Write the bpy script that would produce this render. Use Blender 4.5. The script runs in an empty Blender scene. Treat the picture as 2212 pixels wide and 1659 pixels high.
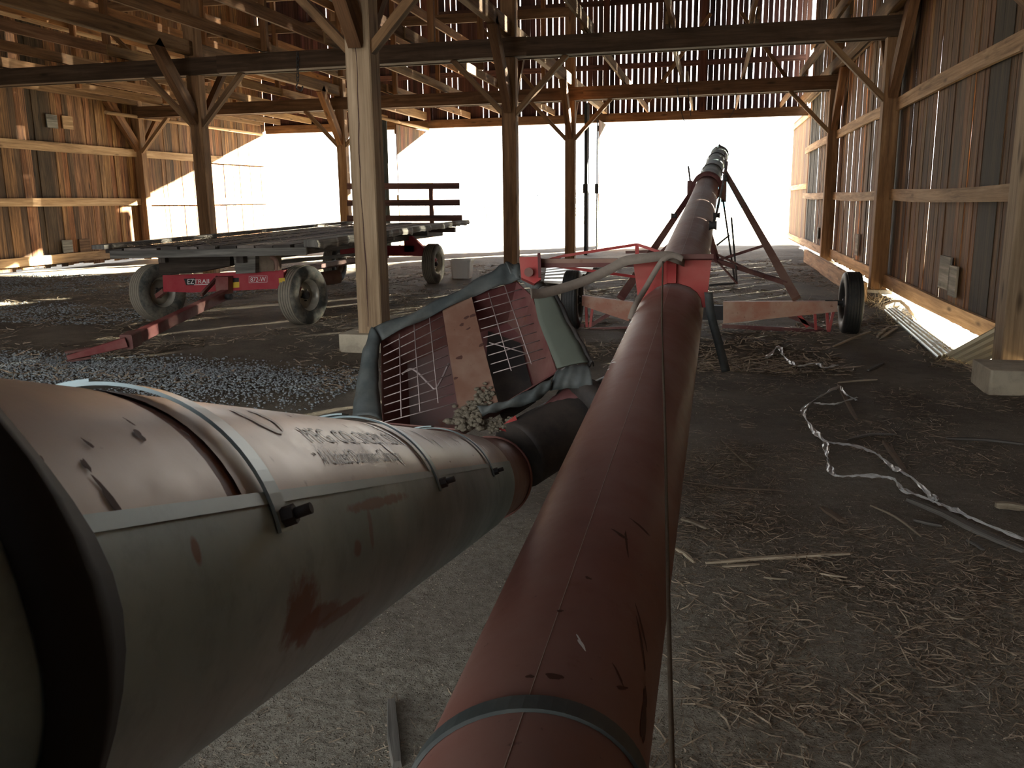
import bpy, bmesh, math, random
import numpy as np
from mathutils import Vector, Matrix, noise
from mathutils.bvhtree import BVHTree
R = random.Random(7)
NR = np.random.default_rng(11)
S = bpy.context.scene
COL = S.collection

# ------------------------------------------------------------------ camera, sky, sun, exposure
CH = 1.55
F, PITCH, ROLL, YAW = 1883.5, .2068, .0123, .2231
fw = Vector((-math.sin(YAW)*math.cos(PITCH), math.cos(YAW)*math.cos(PITCH), -math.sin(PITCH)))
r0 = Vector((math.cos(YAW), math.sin(YAW), 0)); u0 = r0.cross(fw)
rt = r0*math.cos(ROLL) - u0*math.sin(ROLL); up = r0*math.sin(ROLL) + u0*math.cos(ROLL)
cam = bpy.data.objects.new('camera', bpy.data.cameras.new('camera'))
COL.objects.link(cam)
m3 = Matrix((rt, up, -fw)).transposed()
cam.matrix_world = Matrix.Translation((0, 0, CH)) @ m3.to_4x4()
cam.data.sensor_width = 36; cam.data.lens = F/2212*36
cam.data.clip_start = .02; cam.data.clip_end = 800
cam.data.dof.use_dof = True; cam.data.dof.focus_distance = 6.0; cam.data.dof.aperture_fstop = 32
S.camera = cam
S.view_settings.view_transform = 'Standard'; S.view_settings.look = 'None'
S.view_settings.gamma = 1; S.view_settings.use_curve_mapping = False
S.view_settings.exposure = 1.38
w = bpy.data.worlds.new('sky'); S.world = w; w.use_nodes = True
nt = w.node_tree; nt.nodes.clear()
o_ = nt.nodes.new('ShaderNodeOutputWorld'); b_ = nt.nodes.new('ShaderNodeBackground')
tc = nt.nodes.new('ShaderNodeTexCoord'); sx = nt.nodes.new('ShaderNodeSeparateXYZ')
rp = nt.nodes.new('ShaderNodeValToRGB')
rp.color_ramp.elements[0].position = .0; rp.color_ramp.elements[0].color = (1, .985, .95, 1)
rp.color_ramp.elements[1].position = .7; rp.color_ramp.elements[1].color = (.84, .91, 1, 1)
nt.links.new(tc.outputs['Generated'], sx.inputs[0]); nt.links.new(sx.outputs[2], rp.inputs[0])
nt.links.new(rp.outputs[0], b_.inputs[0]); nt.links.new(b_.outputs[0], o_.inputs[0])
b_.inputs[1].default_value = 2.6
sun = bpy.data.objects.new('sun', bpy.data.lights.new('sun', 'SUN'))
COL.objects.link(sun)
sun.data.energy = 70; sun.data.angle = .012; sun.data.color = (1, .92, .72)
SD = Vector((-.80, -1, -.312)).normalized()
sun.rotation_euler = SD.to_track_quat('-Z', 'Y').to_euler()

# pixel of the photograph -> point, used to read positions off the photograph at a real distance
def ray(x, y): return rt*((x-1106)/F) - up*((y-829.5)/F) + fw
def at(x, y, d): return Vector((0, 0, CH)) + ray(x, y)*d
def atx(x, y, X): d = ray(x, y); return Vector((0, 0, CH)) + d*(X/d.x)
def aty(x, y, Y): d = ray(x, y); return Vector((0, 0, CH)) + d*(Y/d.y)
def atz(x, y, Z): d = ray(x, y); return Vector((0, 0, CH)) + d*((Z-CH)/d.z)

# ------------------------------------------------------------------ materials
class N:
    def __init__(s, name):
        s.m = bpy.data.materials.new(name); s.m.use_nodes = True; s.t = s.m.node_tree
        s.b = s.t.nodes['Principled BSDF']; s.c = None
    def n(s, typ, **k):
        x = s.t.nodes.new('ShaderNode'+typ)
        for a, v in k.items():
            if a.startswith('i_'):
                key = a[2:]; key = int(key) if key.isdigit() else key
                x.inputs[key].default_value = v
            else: setattr(x, a, v)
        return x
    def l(s, a, b): s.t.links.new(a, b)
    def coord(s, kind, scale=(1, 1, 1), rnd=True):
        if kind == 'Position': src = s.n('NewGeometry').outputs['Position']
        else: src = s.n('TexCoord').outputs[kind]
        mp = s.n('Mapping'); mp.inputs['Scale'].default_value = scale; s.l(src, mp.inputs[0])
        if rnd:
            oi = s.n('ObjectInfo'); mu = s.n('Math', operation='MULTIPLY', i_1=37.0); s.l(oi.outputs['Random'], mu.inputs[0])
            s.l(mu.outputs[0], mp.inputs['Location'])
        return mp.outputs[0]
    def noise(s, vec, scale, detail=5, rough=.6, dist=0):
        x = s.n('TexNoise', i_Scale=scale, i_Detail=detail, i_Roughness=rough, i_Distortion=dist); s.l(vec, x.inputs['Vector']); return x.outputs['Fac']
    def ramp(s, fac, stops):
        x = s.n('ValToRGB'); e = x.color_ramp.elements
        while len(e) < len(stops): e.new(.5)
        for i, (p, c) in enumerate(stops):
            e[i].position = p; e[i].color = (*c, 1) if len(c) == 3 else c
        s.l(fac, x.inputs[0]); return x.outputs[0]
    def mix(s, fac, a, b, mode='MIX'):
        x = s.n('Mix', data_type='RGBA', blend_type=mode)
        if isinstance(fac, (int, float)): x.inputs[0].default_value = fac
        else: s.l(fac, x.inputs[0])
        for v, i in ((a, 6), (b, 7)):
            if isinstance(v, tuple): x.inputs[i].default_value = (*v, 1)
            else: s.l(v, x.inputs[i])
        return x.outputs[2]
    def step(s, fac, lo, hi):
        x = s.n('MapRange', i_1=lo, i_2=hi); x.clamp = True; s.l(fac, x.inputs[0]); return x.outputs[0]
    def mul(s, a, b):
        x = s.n('Math', operation='MULTIPLY')
        for v, i in ((a, 0), (b, 1)):
            if isinstance(v, (int, float)): x.inputs[i].default_value = v
            else: s.l(v, x.inputs[i])
        return x.outputs[0]
    def bump(s, h, st=.3, d=.01):
        x = s.n('Bump', i_Strength=st, i_Distance=d); s.l(h, x.inputs['Height']); s.l(x.outputs[0], s.b.inputs['Normal'])
    def out(s, col, rough=.8, metal=0.0, spec=.3):
        if isinstance(col, tuple): s.b.inputs['Base Color'].default_value = (*col, 1)
        else: s.l(col, s.b.inputs['Base Color'])
        for v, k in ((rough, 'Roughness'), (metal, 'Metallic'), (spec, 'Specular IOR Level')):
            if isinstance(v, (int, float)): s.b.inputs[k].default_value = v
            else: s.l(v, s.b.inputs[k])
        return s.m

def wood(name, lo, mid, hi, across=13, along=.9, knots=True, vary=.5, dirt=.5, wear=None):
    a = N(name)
    v = a.coord('UV', (across, along, 1))
    g = a.noise(v, 1.0, 8, .65, .35)
    c = a.ramp(g, [(.32, lo), (.5, mid), (.68, hi)])
    v2 = a.coord('UV', (across*5, along*2.2, 1))
    f = a.noise(v2, 1.0, 3, .6)
    c = a.mix(a.mul(a.step(f, .42, .75), .35), c, tuple(x*.35 for x in lo))
    if knots:
        vk = a.coord('UV', (4.3, 1.15, 1))
        vo = a.n('TexVoronoi', i_Scale=1.0, i_Randomness=1.0); a.l(vk, vo.inputs['Vector'])
        k = a.step(vo.outputs['Distance'], .16, .05)
        c = a.mix(a.mul(k, .75), c, tuple(x*.3 for x in lo))
    vd = a.coord('Position', (1, 1, .6), rnd=False)
    d = a.noise(vd, 1.3, 5, .7)
    c = a.mix(a.mul(a.step(d, .5, .78), dirt), c, tuple(x*.4 for x in mid))
    oi = a.n('ObjectInfo')
    mr = a.n('MapRange', i_3=1-vary, i_4=1+vary*.45); a.l(oi.outputs['Random'], mr.inputs[0])
    hs = a.n('HueSaturation'); a.l(c, hs.inputs['Color']); a.l(mr.outputs[0], hs.inputs['Value'])
    c = a.mix(1.0, hs.outputs[0], oi.outputs['Color'], 'MULTIPLY')
    a.bump(g, .35, .006)
    return a.out(c, .82, 0, .25)
W_WALL = wood('old_pine_boards', (.04, .02, .01), (.15, .077, .035), (.30, .17, .085), across=22, vary=.5, dirt=.75)
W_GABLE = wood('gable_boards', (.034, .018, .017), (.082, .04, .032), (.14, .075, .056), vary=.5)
W_BEAM = wood('hewn_timber', (.085, .05, .026), (.19, .115, .06), (.30, .195, .11), across=8, along=.6, vary=.25, dirt=.6)
W_POST = wood('oak_post', (.20, .14, .085), (.37, .275, .175), (.50, .39, .265), across=9, along=.5, vary=.1, dirt=.3)
W_GIRT = wood('girt_board', (.19, .11, .055), (.40, .25, .13), (.56, .38, .22), across=10, along=.6, vary=.2, dirt=.25)
W_JOIST = wood('joist_board', (.10, .055, .025), (.22, .125, .055), (.32, .20, .10), across=10, along=.6, vary=.35, dirt=.3)
W_GREY = wood('weathered_grey_wood', (.07, .066, .058), (.17, .16, .14), (.33, .31, .27), across=16, along=.8, vary=.3, dirt=.4)
W_DECK = wood('wagon_deck_wood', (.05, .042, .037), (.13, .11, .095), (.24, .21, .185), across=14, along=.8, vary=.35, dirt=.5)
W_RACK = wood('red_brown_rack_wood', (.06, .028, .02), (.14, .06, .04), (.22, .1, .07), across=14, vary=.2)
W_PALE = wood('pale_split_wood', (.26, .21, .14), (.45, .38, .27), (.62, .54, .4), across=30, along=3, knots=False, vary=.4, dirt=.3)

def painted(name, base, light, rust=(.16, .055, .025), rough=.5, metal=0.0, rust_amt=.6, scr=.5, sc=6, dust=(.30, .23, .18), dusty=.35):
    a = N(name)
    v = a.coord('Object')
    n1 = a.noise(v, sc*.35, 5, .6); n2 = a.noise(v, sc*2.2, 8, .7); n3 = a.noise(v, sc*9, 4, .6)
    c = a.mix(a.step(n1, .35, .68), base, light)
    c = a.mix(a.mul(a.step(n1, .42, .7), dusty), c, dust)
    c = a.mix(a.mul(a.step(n2, .62, .70), rust_amt), c, rust)
    c = a.mix(a.mul(a.step(n3, .68, .76), scr), c, tuple(x*.25 for x in base))
    r = a.n('MapRange', i_3=rough, i_4=min(1, rough+.35)); a.l(n2, r.inputs[0])
    a.bump(n3, .12, .002)
    return a.out(c, r.outputs[0], metal, .4)
P_RED = painted('faded_red_paint', (.36, .035, .035), (.44, .07, .06), rough=.42)
P_TUBE = painted('red_oxide_tube_paint', (.19, .078, .060), (.26, .125, .098), rough=.36, rust_amt=.3, scr=.6, sc=5, dust=(.21, .145, .125), dusty=.6)
P_PINK = painted('faded_pink_tube_paint', (.38, .315, .27), (.48, .43, .37), rough=.28, metal=.3, rust_amt=.35, scr=.35, sc=5, dust=(.42, .33, .26), dusty=.6)
P_AXLE = painted('peeling_axle_paint', (.40, .17, .11), (.46, .27, .19), rough=.45, rust_amt=.9, sc=7, dust=(.5, .4, .3), dusty=.7)
P_DARK = painted('dark_red_steel', (.10, .03, .03), (.16, .06, .05), rough=.55)
P_BOOM = painted('brown_boom_steel', (.19, .1, .075), (.26, .15, .11), rough=.55)
P_BLACK = painted('black_steel', (.02, .02, .02), (.035, .035, .035), rough=.5, rust_amt=.15, dusty=.1)
P_WAGON = painted('wagon_red_paint', (.34, .02, .035), (.40, .04, .05), rough=.4, rust_amt=.15, dusty=.12, scr=.15)
P_TONGUE = painted('dull_tongue_red', (.17, .03, .03), (.24, .075, .065), rough=.5, rust_amt=.5)
P_BROWN = painted('rusty_hopper_plate', (.17, .085, .055), (.22, .125, .085), rough=.6, rust_amt=.5, scr=.7, sc=9)
P_HRED = painted('hopper_inner_red', (.17, .06, .058), (.12, .085, .078), rough=.65, rust_amt=.5, dusty=.9, dust=(.125, .1, .088), sc=3)

def galv(name, c1, c2, rough=.32, rusty=.8):
    a = N(name)
    v = a.coord('Object', rnd=False)
    n1 = a.noise(v, 2.6, 5, .6); n2 = a.noise(v, 3.4, 6, .6, .6); n4 = a.noise(a.coord('Object', (1, 1, 1)), 14, 5, .7)
    c = a.mix(a.step(n1, .38, .65), c1, c2)
    c = a.mix(a.mul(a.step(n4, .55, .75), .4), c, tuple(x*.55 for x in c1))
    c = a.mix(a.mul(a.step(n2, .62, .69), rusty), c, (.21, .075, .04))
    a.bump(n1, .25, .01)
    return a.out(c, rough, .25, .5)
M_GALV = galv('galvanised_sheet', (.23, .34, .37), (.40, .53, .56), .52, .75)
M_STRAP = galv('galvanised_strap', (.19, .26, .275), (.28, .355, .36), .4, .15)
M_RIM = galv('wheel_rim_steel', (.32, .30, .25), (.5, .48, .4), .4, .4)
M_WIRE = galv('grate_wire', (.30, .24, .23), (.42, .36, .34), .5, .35)

def plain(name, base, var=.25, rough=.8, sc=8, b=.3, dist=.004, metal=0.0, dusty=None, amt=.6):
    a = N(name); v = a.coord('Object')
    n1 = a.noise(v, sc, 6, .65)
    c = a.mix(n1, tuple(x*(1-var) for x in base), tuple(min(1, x*(1+var)) for x in base))
    if dusty:
        c = a.mix(a.mul(a.step(a.noise(v, sc*.5, 5, .7), .42, .62), amt), c, dusty)
    a.bump(n1, b, dist)
    return a.out(c, rough, metal, .35)
M_TIRE = plain('dusty_tire_rubber', (.05, .052, .047), .3, .8, 7, .2, .003, dusty=(.21, .19, .15), amt=.85)
M_TIRE2 = plain('black_tire_rubber', (.016, .017, .017), .3, .6, 9, .2, .003, dusty=(.05, .046, .04), amt=.4)
M_TREAD = plain('mud_caked_tread', (.25, .22, .17), .3, .9, 12, .5, .006)
M_FLAP = plain('grey_rubber_skirt', (.062, .074, .074), .3, .55, 7, .3, .006, dusty=(.14, .145, .13), amt=.5)
M_GREEN = plain('dusty_green_plate', (.105, .12, .095), .2, .7, 6, .2, .004)
M_BOOT = plain('black_boot_rubber', (.022, .02, .019), .4, .65, 5, .4, .01, dusty=(.09, .07, .055), amt=.5)
M_BLKRUB = plain('black_rubber', (.010, .010, .010), .3, .8, 30, .2, .002)
M_CHAFF = plain('caked_grain_dust', (.15, .13, .095), .5, .95, 22, 1.0, .02)
M_CONC = plain('pale_concrete', (.52, .46, .34), .25, .85, 10, .4, .004, dusty=(.24, .2, .15))  # yellow cast puts sun-reflected light into the concrete colour
M_PLAST = plain('white_plastic', (.7, .7, .66), .1, .45, 5, .05, .001)
M_ROPE = plain('dark_rope', (.10, .075, .05), .4, .9, 90, .8, .002)
M_WEB = plain('dusty_webbing_strap', (.22, .185, .15), .25, .85, 40, .4, .002)
M_TINE = plain('yellow_lath', (.62, .5, .2), .2, .8, 12, .3, .002)
M_BARK = plain('dark_bark', (.16, .12, .085), .4, .9, 20, .6, .004)
M_TWIG = plain('tree_bark_far', (.30, .30, .27), .2, .9, 3, .1, .01)  # far bark, siding, roof and shed paled in colour in place of haze
M_HOUSE = plain('far_siding', (.62, .66, .72), .05, .8, 2, .05, .01)
M_ROOFG = plain('far_roof', (.35, .38, .42), .05, .8, 2, .05, .01)
M_SHED = plain('far_pale_blue_metal', (.35, .62, .66), .05, .6, 2, .05, .01)
M_GRAVEL = plain('blue_grey_gravel', (.27, .30, .31), .45, .75, 25, .2, .002)
M_DARKW = wood('dark_board', (.012, .016, .018), (.03, .037, .038), (.06, .07, .07), vary=.2)  # near-black boards for the leaf end, edge strip and track
M_PRINT = plain('faded_black_print', (.085, .065, .055), .3, .5, 60, .02, .001)
M_GHOST = plain('faded_grey_print', (.26, .23, .19), .2, .45, 30, .02, .001)
M_WHITE = plain('white_decal', (.72, .72, .70), .06, .5, 30, .02, .001)
M_YEL = plain('yellow_decal', (.62, .42, .04), .1, .5, 30, .02, .001)
M_BLK = plain('black_decal', (.02, .02, .02), .1, .5, 30, .02, .001)
M_SCRATCH = plain('bare_metal_scratch', (.78, .80, .78), .1, .4, 40, .05, .001)
M_STAIN = plain('dark_brown_stain', (.07, .03, .022), .3, .7, 40, .05, .001)
def rust():
    a = N('rust_patch'); v = a.coord('Object', rnd=False); n1 = a.noise(v, 38, 6, .7); n2 = a.noise(v, 9, 4, .6)
    c = a.mix(n1, (.09, .035, .024), (.22, .095, .06)); c = a.mix(a.mul(a.step(n2, .48, .62), .7), c, (.27, .29, .29))
    return a.out(c, .7, 0, .3)
M_RUST = rust()

def corr(name, base):
    a = N(name); v = a.coord('Object'); n1 = a.noise(v, 5, 5, .6)
    c = a.mix(n1, tuple(x*.7 for x in base), base)
    return a.out(c, .4, .3, .4)
M_CORR = corr('pale_roofing_sheet', (.60, .66, .62)); M_CORY = corr('yellowed_roofing_sheet', (.62, .55, .36))

def film(name):
    a = N(name); v = a.coord('Object'); n1 = a.noise(v, 18, 5, .6)
    c = a.mix(n1, (.45, .46, .43), (.85, .86, .82))
    a.bump(n1, .6, .01)
    a.b.inputs['Transmission Weight'].default_value = .25
    return a.out(c, .25, 0, .6)
M_FILM = film('clear_film')

def straw(name, lo, hi):
    a = N(name); v = a.coord('Position', rnd=False)
    n1 = a.noise(v, 23, 4, .7)
    return a.out(a.ramp(n1, [(.3, lo), (.7, hi)]), .6, 0, .4)
M_STRAW = straw('scattered_straw', (.14, .10, .065), (.56, .46, .33))
M_SUNSTRAW = straw('sunlit_straw', (.45, .35, .2), (.75, .63, .42))  # paler copy of the straw, sunlight put into its colour

def dirt():
    a = N('barn_dirt')
    v = a.coord('Position', rnd=False)
    n1 = a.noise(v, .55, 6, .62, .3); n2 = a.noise(v, 6, 8, .72); n3 = a.noise(v, 55, 5, .7)
    c = a.ramp(n1, [(.32, (.078, .063, .047)), (.5, (.148, .125, .094)), (.68, (.235, .21, .16))])
    c = a.mix(a.mul(a.step(n2, .5, .72), .5), c, (.05, .037, .028))
    c = a.mix(a.mul(a.step(n3, .56, .70), .45), c, (.30, .265, .21))
    sp = a.n('SeparateXYZ'); a.l(v, sp.inputs[0])
    yy = a.n('MapRange', i_1=6.5, i_2=2.2); yy.clamp = True; a.l(sp.outputs[1], yy.inputs[0])
    gm = a.step(n1, .30, .62); gm2 = a.n('Math', operation='ADD', i_1=.25); a.l(gm, gm2.inputs[0])
    n5 = a.noise(v, 24, 9, .82)
    c = a.mix(a.mul(a.mul(yy.outputs[0], gm2.outputs[0]), .9), c, a.mix(a.step(n5, .36, .64), (.18, .16, .125), (.50, .47, .38)))
    vo = a.n('TexVoronoi', i_Scale=85.0); a.l(v, vo.inputs['Vector'])
    peb = a.step(vo.outputs['Distance'], .32, .12)
    c = a.mix(a.mul(peb, a.mul(a.step(n2, .38, .6), .40)), c, (.30, .275, .225))
    h = a.n('Math', operation='ADD'); a.l(n3, h.inputs[0]); a.l(peb, h.inputs[1])
    h2 = a.n('Math', operation='MULTIPLY_ADD', i_1=3.0); a.l(n2, h2.inputs[0]); a.l(h.outputs[0], h2.inputs[2])
    a.bump(h2.outputs[0], .8, .016)
    return a.out(c, .85, 0, .25)
M_DIRT = dirt()
def field():
    a = N('dry_pale_field')
    v = a.coord('Position', rnd=False); n1 = a.noise(v, .4, 6, .7)
    c = a.ramp(n1, [(.3, (.42, .38, .29)), (.7, (.56, .52, .42))])
    return a.out(c, .9, 0, .1)
M_FIELD = field()

# ------------------------------------------------------------------ object helpers
class MB:
    """collects geometry; UV = (across, along) in metres for wood grain"""
    def __init__(s): s.v = []; s.f = []; s.uv = []; s.sm = []
    def quad(s, idx, uvs=None, sm=False):
        s.f.append(tuple(idx)); s.uv.append(uvs or [(s.v[i][0], s.v[i][1]) for i in idx]); s.sm.append(sm)
    def beam(s, p0, p1, wd, ht, upv=(0, 0, 1), wd1=None, ht1=None, ch=0.0):
        """bar from p0 to p1, wd sideways, ht along upv, chamfer ch"""
        p0, p1 = Vector(p0), Vector(p1); ax = (p1-p0); L = ax.length; ax.normalize()
        upv = Vector(upv)
        if abs(ax.dot(upv.normalized())) > .98: upv = Vector((0, 1, 0)) if abs(ax.y) < .9 else Vector((1, 0, 0))
        sd = ax.cross(upv).normalized(); uu = sd.cross(ax).normalized()
        b0 = len(s.v); rings = []
        for p, a, b in ((p0, wd/2, ht/2), (p1, (wd1 or wd)/2, (ht1 or ht)/2)):
            if ch > 0:
                o = [(-a+ch, -b), (a-ch, -b), (a, -b+ch), (a, b-ch), (a-ch, b), (-a+ch, b), (-a, b-ch), (-a, -b+ch)]
            else: o = [(-a, -b), (a, -b), (a, b), (-a, b)]
            rings.append(len(s.v)); s.v += [p+sd*x+uu*y for x, y in o]
        n = len(o); per = [0]
        for i in range(n):
            q, r = o[i], o[(i+1) % n]; per.append(per[-1]+math.hypot(q[0]-r[0], q[1]-r[1]))
        for i in range(n):
            j = (i+1) % n
            s.quad((rings[0]+i, rings[0]+j, rings[1]+j, rings[1]+i), [(per[i], 0), (per[i+1], 0), (per[i+1], L), (per[i], L)])
        s.quad([rings[0]+i for i in range(n)][::-1], [(o[i][0], o[i][1]) for i in range(n)][::-1])
        s.quad([rings[1]+i for i in range(n)], [(o[i][0], o[i][1]) for i in range(n)])
        return s
    def tube(s, pts, r, n=10, cap=True, sm=True):
        pts = [Vector(p) for p in pts]; rr = r if isinstance(r, (list, tuple)) else [r]*len(pts)
        t0 = (pts[1]-pts[0]).normalized(); a = Vector((0, 0, 1)) if abs(t0.z) < .9 else Vector((1, 0, 0))
        nrm = t0.cross(a).normalized(); base = len(s.v); d = 0; ds = []
        for i, p in enumerate(pts):
            if i == 0: t = t0
            elif i == len(pts)-1: t = (pts[i]-pts[i-1]).normalized()
            else: t = ((pts[i+1]-p).normalized()+(p-pts[i-1]).normalized()).normalized()
            nrm = (nrm - t*nrm.dot(t)).normalized(); bn = t.cross(nrm)
            if i: d += (p-pts[i-1]).length
            ds.append(d)
            for k in range(n):
                an = 2*math.pi*k/n; s.v.append(p+(nrm*math.cos(an)+bn*math.sin(an))*rr[i])
        for i in range(len(pts)-1):
            for k in range(n):
                k2 = (k+1) % n; a0 = base+i*n; b0 = a0+n
                s.quad((a0+k, a0+k2, b0+k2, b0+k), [(k/n*.3, ds[i]), ((k+1)/n*.3, ds[i]), ((k+1)/n*.3, ds[i+1]), (k/n*.3, ds[i+1])], sm)
        if cap:
            s.quad([base+k for k in range(n)][::-1]); s.quad([base+(len(pts)-1)*n+k for k in range(n)])
        return s
    def lathe(s, c, ax, prof, n=32, sm=True, closed=False):
        """profile [(along axis, radius)]"""
        c = Vector(c); ax = Vector(ax).normalized(); a = Vector((0, 0, 1)) if abs(ax.z) < .9 else Vector((1, 0, 0))
        e1 = ax.cross(a).normalized(); e2 = ax.cross(e1); base = len(s.v)
        for t, r in prof:
            for k in range(n):
                an = 2*math.pi*k/n; s.v.append(c+ax*t+(e1*math.cos(an)+e2*math.sin(an))*r)
        m = len(prof)
        for i in range(m if closed else m-1):
            i2 = (i+1) % m
            for k in range(n):
                k2 = (k+1) % n
                s.quad((base+i*n+k, base+i*n+k2, base+i2*n+k2, base+i2*n+k), None, sm)
        return s
    def plate(s, pts, th, nrm=None):
        """polygon given a thickness along its normal"""
        pts = [Vector(p) for p in pts]
        if nrm is None:
            nrm = (pts[1]-pts[0]).cross(pts[2]-pts[0]).normalized()
        nrm = Vector(nrm).normalized(); n = len(pts); b = len(s.v)
        e1 = (pts[1]-pts[0]).normalized(); e2 = nrm.cross(e1)
        s.v += [p+nrm*th/2 for p in pts]+[p-nrm*th/2 for p in pts]
        uv = [((p-pts[0]).dot(e2), (p-pts[0]).dot(e1)) for p in pts]
        s.quad(range(b, b+n), uv); s.quad([b+n+i for i in range(n)][::-1], uv[::-1])
        for i in range(n):
            j = (i+1) % n; s.quad((b+i, b+n+i, b+n+j, b+j), [uv[i], uv[i], uv[j], uv[j]])
        return s
    def grid(s, P, sm=True, close_u=False):
        """P[i][j] grid of points"""
        b = len(s.v); h, w_ = len(P), len(P[0])
        for r_ in P: s.v += [Vector(p) for p in r_]
        for i in range(h-1):
            for j in range(w_-1 if not close_u else w_):
                j2 = (j+1) % w_
                s.quad((b+i*w_+j, b+i*w_+j2, b+(i+1)*w_+j2, b+(i+1)*w_+j), [(j*.05, i*.05), ((j+1)*.05, i*.05), ((j+1)*.05, (i+1)*.05), (j*.05, (i+1)*.05)], sm)
        return s
    def mesh(s, name, mat, org=(0, 0, 0)):
        me = bpy.data.meshes.new(name); org = Vector(org)
        me.from_pydata([tuple(v-org) for v in s.v], [], s.f)
        ul = me.uv_layers.new(name='UVMap'); flat = [c for f in s.uv for p in f for c in p]
        ul.data.foreach_set('uv', flat)
        me.polygons.foreach_set('use_smooth', s.sm); me.materials.append(mat); me.update()
        return me
    def build(s, name, mat, parent=None, color=None, solid=0, bevel=0, org=None):
        w_ = wloc(parent) if parent is not None else Vector((0, 0, 0))
        if parent is None:
            if org is None:
                xs = [v.x for v in s.v]; ys = [v.y for v in s.v]; zs = [v.z for v in s.v]
                org = ((min(xs)+max(xs))/2, (min(ys)+max(ys))/2, min(zs))
            o = bpy.data.objects.new(name, s.mesh(name, mat, org)); o.location = org
        else:
            o = bpy.data.objects.new(name, s.mesh(name, mat, w_)); o.parent = parent
        COL.objects.link(o)
        if color: o.color = (*color, 1)
        if solid:
            md = o.modifiers.new('solid', 'SOLIDIFY'); md.thickness = solid; md.offset = -1
        if bevel:
            md = o.modifiers.new('bevel', 'BEVEL'); md.width = bevel; md.segments = 2; md.limit_method = 'ANGLE'
        return o
def wloc(o):
    l = Vector((0, 0, 0))
    while o is not None: l += Vector(o.location); o = o.parent
    return l
def tag(o, label, cat, group=None, kind=None):
    o['label'] = label; o['category'] = cat
    if group: o['group'] = group
    if kind: o['kind'] = kind
    return o
def thing(name, loc, label, cat, group=None):
    o = bpy.data.objects.new(name, None); o.empty_display_size = .1; COL.objects.link(o); o.location = loc
    return tag(o, label, cat, group)
def struct(name, loc=(0, 0, 0)):
    o = bpy.data.objects.new(name, None); COL.objects.link(o); o.location = loc; o['kind'] = 'structure'; return o
def inst(name, me, parent, loc, rot=(0, 0, 0), scale=(1, 1, 1), color=None):
    o = bpy.data.objects.new(name, me); COL.objects.link(o); o.parent = parent
    o.location = loc; o.rotation_euler = rot; o.scale = scale
    if color: o.color = (*color, 1)
    return o
def fastmesh(name, V, Fq, mat, nside, smooth=False):
    me = bpy.data.meshes.new(name); V = np.asarray(V, dtype=np.float32); Fq = np.asarray(Fq, dtype=np.int32)
    me.vertices.add(len(V)); me.vertices.foreach_set('co', V.ravel())
    me.loops.add(Fq.size); me.loops.foreach_set('vertex_index', Fq.ravel())
    me.polygons.add(len(Fq)); me.polygons.foreach_set('loop_start', np.arange(0, Fq.size, nside, dtype=np.int32))
    me.update(calc_edges=True); me.materials.append(mat)
    if smooth: me.polygons.foreach_set('use_smooth', [True]*len(Fq))
    return me

XL, XM, XB, XR = -16.13, -9.78, -3.53, 2.72
Y0, Y1, Y2, Y3 = 8.72, 15.55, 22.45, 30.1
def sk(Y, X): return Y-.0347*X      # the cross frames stand slightly askew to the side walls
ZB, ZT = 3.98, 4.3
# ------------------------------------------------------------------ ground
def ss(a, b, x):
    t = max(0, min(1, (x-a)/(b-a))); return t*t*(3-2*t)
def gh(x, y):
    h = .028*noise.noise(Vector((x*.7, y*.7, 0)))+.014*noise.noise(Vector((x*2.3, y*2.3, 4)))+.006*noise.noise(Vector((x*7, y*7, 9)))
    # washed-out hollow under the right wall
    h -= .42*ss(2.35, 2.95, x)*ss(8.3, 9.6, y)*(1-ss(13.2, 14.4, y))
    h -= .14*ss(2.45, 2.9, x)*ss(15, 16.5, y)*(1-ss(20.5, 21.8, y))
    h -= .05*ss(2.75, 3.4, x)
    # two low gravel heaps
    h += .05*math.exp(-((x+4.6)**2/2.2+(y-6.9)**2/.35)) + .04*math.exp(-((x+6.6)**2/1.2+(y-7.2)**2/.3))
    if y > 24: h += -.02*ss(24, 32, y)
    return h
floor = struct('floor')
def ground_patch(x0, x1, y0, y1, st, mat, name):
    nx, ny = int((x1-x0)/st)+1, int((y1-y0)/st)+1
    V = [(x0+i*st, y0+j*st, gh(x0+i*st, y0+j*st)) for j in range(ny) for i in range(nx)]
    Fq = [(j*nx+i, j*nx+i+1, (j+1)*nx+i+1, (j+1)*nx+i) for j in range(ny-1) for i in range(nx-1)]
    o = bpy.data.objects.new(name, fastmesh(name, V, Fq, mat, 4, True)); COL.objects.link(o); return o
gp = ground_patch(-18.4, 3.0, -4.6, 31, .12, M_DIRT, 'dirt_surface'); gp.parent = floor
def yard():
    # outdoor ground, one sheet around the barn floor
    mb = MB()
    a, b, c, d = 3.0, 60, -5, 31
    for (x0, x1, y0, y1) in ((3.0, 60, -30, 30.92), (-90, -18.4, -30, 30.92), (-90, 60, 30.92, 260)):
        nx, ny = 24, 40
        P = []
        for j in range(ny+1):
            row = []
            for i in range(nx+1):
                ti = (i/nx)**2 if x0 >= 3 else (1-(1-i/nx)**2 if x1 < -10 else i/nx)
                x = x0+(x1-x0)*ti; tj = (j/ny)**2 if y0 > 0 else j/ny
                y = y0+(y1-y0)*tj
                z = gh(x, y) if (-20 < x < 6 and y < 33) else -.07
                row.append((x, y, z-.004))
            P.append(row)
        mb.grid(P)
    o = mb.build('floor_yard', M_FIELD, org=(0, 40, 0)); o['kind'] = 'structure'
yard()

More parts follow.
